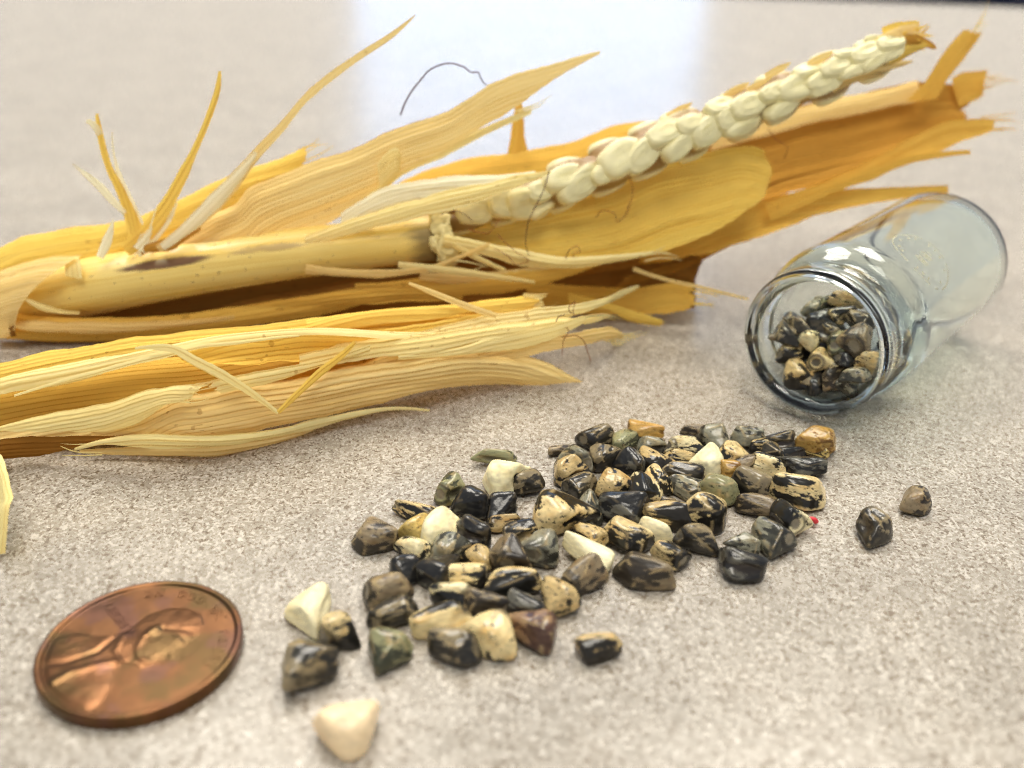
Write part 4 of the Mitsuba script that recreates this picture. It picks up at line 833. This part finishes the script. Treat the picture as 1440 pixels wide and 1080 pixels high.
# seeds inside the vial: points of a slope behind the mouth
VSEEDS = [  # pixel, size, kind, mm behind the mouth, label
 (1091, 467, 30, 24, -60, 'dark', 6.5, 'dark seed at the left edge of the vial mouth, inside the glass'),
 (1103, 470, 30, 26, 80, 'brown', 8, 'brown seed inside the vial beside the leftmost dark one'),
 (1122, 458, 34, 26, 70, 'brown', 10, 'olive-tan upright seed inside the vial, upper left of the heap'),
 (1110, 450, 26, 22, 40, 'dark', 10.5, 'small dark seed at the upper left of the heap in the vial'),
 (1152, 452, 44, 36, 10, 'black', 10.5, 'big black seed at the top middle of the heap in the vial'),
 (1149, 433, 34, 24, 10, 'grey', 13, 'grey speckled seed behind the big black one in the vial'),
 (1168, 424, 40, 22, 14, 'green', 15, 'olive seed at the top of the heap in the vial'),
 (1190, 420, 36, 22, -6, 'tan', 15, 'tan seed topmost in the vial'),
 (1186, 440, 40, 22, 4, 'mott', 12.5, 'tan seed lying flat right of the big black one in the vial'),
 (1209, 448, 32, 26, -20, 'dark', 11, 'dark seed at the right wall of the vial mouth'),
 (1142, 476, 32, 28, 30, 'white', 8, 'cream and black seed in the middle left of the heap in the vial'),
 (1112, 494, 36, 28, 10, 'bright', 6, 'tan seed with a black front at the left of the heap in the vial'),
 (1120, 512, 26, 20, -20, 'tan', 5, 'small tan seed above the yellow one in the vial'),
 (1113, 534, 40, 34, -50, 'tan', 3.6, 'yellow-tan seed at the front left of the heap in the vial'),
 (1122, 550, 30, 18, -25, 'black', 3.0, 'black seed at the very front under the yellow-tan one in the vial'),
 (1146, 537, 38, 26, 80, 'black', 3.4, 'upright black seed at the front middle of the heap in the vial'),
 (1152, 503, 36, 30, 60, 'bright', 6.2, 'glossy tan seed in the middle of the heap in the vial'),
 (1178, 481, 34, 30, 60, 'green', 7.6, 'greenish cream seed left of the big brown one in the vial'),
 (1208, 473, 44, 38, 50, 'brown', 7.5, 'big glossy tan-brown seed at the right of the heap in the vial'),
 (1196, 505, 34, 26, 0, 'black', 6.0, 'black seed below the big tan-brown one in the vial'),
 (1221, 506, 28, 26, 0, 'tan', 5.0, 'tan seed showing a round ring at the right of the vial mouth'),
 (1172, 527, 38, 30, 55, 'brown', 4.2, 'brown mottled seed at the front of the heap in the vial'),
 (1193, 539, 26, 26, 0, 'grey', 3.4, 'small grey seed showing its ring at the front right in the vial'),
 (1214, 526, 36, 28, 30, 'grey', 4.0, 'grey seed with a tan top at the front right in the vial'),
 (1134, 520, 30, 26, 30, 'dark', 5.2, 'dark seed between the glossy tan and the yellow-tan ones in the vial'),
 (1165, 466, 30, 26, -30, 'dark', 9.4, 'dark seed below the big black one in the vial'),
]
for i, (px, py, L, Wp, ang, kind, smm, lab) in enumerate(VSEEDS):
    d = ray(px, py)
    t = ((VO + VA * smm * 1e-3 - EYE) @ VA) / (d @ VA)
    p = EYE + d * t
    k = ppm(p)
    half = 0.5 * 0.8 * max(Wp, 0.8 * L) / k
    s_ = (p - VO) @ VA
    rmax = (0.00855 if s_ < 0.0095 else 0.0110) - half
    rv = p - VO - VA * s_
    rr = np.linalg.norm(rv)
    if rr > rmax:
        p = VO + VA * s_ + rv / rr * rmax
    lay(px, py, L, Wp, ang, kind, lab, 5000 + 13 * i, name='seed_in_vial', group='seeds inside the glass vial', place=p, tilt=30)
rngv = np.random.default_rng(77)
for i in range(22):                                                 # the rest of the heap, mostly hidden behind those
    s_ = rngv.uniform(0.0085, 0.0185)
    th = math.radians(rngv.uniform(205, 335))
    r_ = (0.0066 if s_ < 0.011 else 0.0088) * math.sqrt(rngv.uniform(0.35, 1))
    p = VO + VA * s_ + r_ * (math.cos(th) * VB + math.sin(th) * np.array([0, 0, 1.0]))
    if p[2] > 0.0125 - 0.0 and s_ > .016:
        continue
    lay(1160, 480, 30, 26, rngv.uniform(0, 180), ['dark', 'black', 'brown', 'tan', 'mott'][i % 5], 'dark seed low in the heap, seen only through the neck of the vial', 7000 + 7 * i, name='seed_in_vial', group='seeds low in the heap in the vial', place=p, tilt=60)

# ------------------------------------------------------------------ copper coin
CC = at_z(195, 918, 0.0015)
CC = np.array([-0.03521, 0.06848, 0.0])
cu = unit(at_z(300, 868) - at_z(110, 958))                          # the top of the coin points to the upper right
cu[2] = 0
cu = unit(cu)
cx_ = np.array([cu[1], -cu[0], 0])                                  # the right of the coin points at the camera
CR, CT = 9.525, 1.5
bust = shapely.Polygon([(-6.3, -6.4), (-5.6, -4.3), (-3.9, -3.0), (-2.9, -1.6), (-2.5, -0.2), (-3.0, 1.0), (-3.5, 2.6), (-3.1, 4.2), (-1.9, 5.5), (-0.2, 6.1), (1.3, 5.7), (2.1, 4.8), (2.35, 3.7), (2.6, 3.1), (2.7, 2.5), (3.5, 1.5), (2.8, 1.2), (2.95, .7), (2.75, .3), (3.0, -.3), (2.7, -1.3), (1.6, -1.9), (0.9, -2.3), (1.5, -3.4), (3.4, -4.6), (4.6, -6.0), (4.9, -7.2), (2.5, -8.4), (-1, -8.7), (-4, -7.8)])
bust = bust.buffer(0.25).buffer(-0.25)
jaw = shapely.LineString([(-1.2, 2.2), (-0.9, 0.6), (0.3, -0.5), (1.6, -0.9), (2.7, -0.6)])
hair = shapely.LineString([(-1.0, 2.3), (0.2, 3.4), (1.0, 4.2), (2.0, 4.3)])
lapel = shapely.LineString([(0.9, -2.4), (0.1, -4.2), (-0.6, -6.4), (-0.4, -8.3)])
lapel2 = shapely.LineString([(-2.6, -1.6), (-1.7, -3.6), (-2.2, -6.2), (-3.2, -7.8)])
collr = shapely.LineString([(-2.2, -0.9), (-0.6, -2.3), (0.9, -2.5)])
brow = shapely.LineString([(1.3, 2.9), (2.3, 3.0)])
ear_ = shapely.Point(-1.0, 1.7).buffer(0.45)
def coin_height(X, Y):
    P = shapely.points(X, Y)
    ins = shapely.contains(bust, P)
    d = shapely.distance(bust.exterior, P)
    h = np.where(ins, 0.05 + 0.10 * (1 - np.exp(-d / 1.1)), 0.06 * np.exp(-(d / 0.12) ** 2))
    ridge = lambda g, a, w: a * np.exp(-(shapely.distance(g, P) / w) ** 2)
    h += ins * (ridge(jaw, .05, .3) - ridge(hair, .05, .2) + ridge(lapel, .09, .4) - ridge(lapel2, .08, .35) + ridge(collr, .06, .25) + ridge(brow, .05, .25) + ridge(ear_, .07, .25))
    h += ins * 0.018 * (meshkit.fbm(np.stack([X * 1.4, Y * .9, 0 * X], -1), 3, 3) - .5) * 2
    return h
NR_, NS_ = 110, 300
rr_ = np.linspace(0, 8.75, NR_)
aa_ = np.linspace(0, 2 * np.pi, NS_, endpoint=False)
RR_, AA_ = np.meshgrid(rr_, aa_, indexing='ij')
X_, Y_ = RR_ * np.cos(AA_), RR_ * np.sin(AA_)
Z_ = 1.20 + 0.04 * (RR_ / 8.75) ** 2 + coin_height(X_.ravel(), Y_.ravel()).reshape(X_.shape) * np.clip((8.7 - RR_) / 0.5, 0, 1)
Z_ += 0.006 * (meshkit.fbm(np.stack([X_ * .9, Y_ * .9, 0 * X_], -1), 3, 1) - .5)
rimp = [(8.80, 1.28), (8.9, 1.42), (9.05, 1.5), (9.3, 1.5), (9.45, 1.45), (9.525, 1.34), (9.525, .75), (9.525, .16), (9.45, .05), (9.3, .0), (4, .0)]
rows = [np.stack([X_, Y_, Z_], -1)]
rows += [np.stack([r_ * np.cos(aa_), r_ * np.sin(aa_), 0 * aa_ + z_], -1)[None] for r_, z_ in rimp]
G = np.concatenate(rows, 0)
def coin_world(q_):
    q_ = np.asarray(q_, float) * 1e-3
    return CC + q_[..., :1] * cx_ + q_[..., 1:2] * cu + q_[..., 2:] * np.array([0, 0, 1.0])
CM = trimesh.Trimesh(coin_world(G.reshape(-1, 3)), np.vstack([(f_ := grid_faces(len(G), NS_, wrap=True))[:, [0, 1, 2]], f_[:, [0, 2, 3]]]), process=False)
if CM.face_normals[NS_ * 40][2] < 0:
    CM.invert()
COIN = put('coin', mikit.ply(CM, 'copper', smooth=True), 'worn brown copper coin with a profile bust in relief, lying flat at the lower left', 'coin')
def arc_text(text, h, r, mid, step):
    out = []
    for k, ch in enumerate(text):
        if ch == ' ':
            continue
        m = meshkit.text_mesh(ch, h, 0.09, bold=True)
        m.apply_translation([-m.bounds[:, 0].mean(), 0, 0])
        a = math.radians(mid) - (k - (len(text) - 1) / 2) * step
        c_, s_ = math.cos(a - math.pi / 2), math.sin(a - math.pi / 2)
        v = np.array(m.vertices)
        x, y = v[:, 0], v[:, 1] + r
        v = np.stack([x * c_ - y * s_, x * s_ + y * c_, v[:, 2] + 1.235], -1)
        out.append(trimesh.Trimesh(coin_world(v), m.faces, process=False))
    return trimesh.util.concatenate(out)
put(COIN + '__inscription', mikit.ply(arc_text('IN GOD WE TRUST', 1.0, 7.2, 90, 0.155), 'copper'), 'worn raised lettering along the far right rim')
def line_text(text, h, x, y):
    m = meshkit.text_mesh(text, h, 0.09, bold=True)
    v = np.array(m.vertices)
    s_ = np.ptp(v[:, 0])
    v = np.stack([v[:, 0] + x, v[:, 1] + y, v[:, 2] + 1.235], -1)
    return trimesh.Trimesh(coin_world(v), m.faces, process=False)
put(COIN + '__inscription', mikit.ply(line_text('LIBERTY', .95, -7.9, -0.6), 'copper'), 'worn raised word near the far left rim')
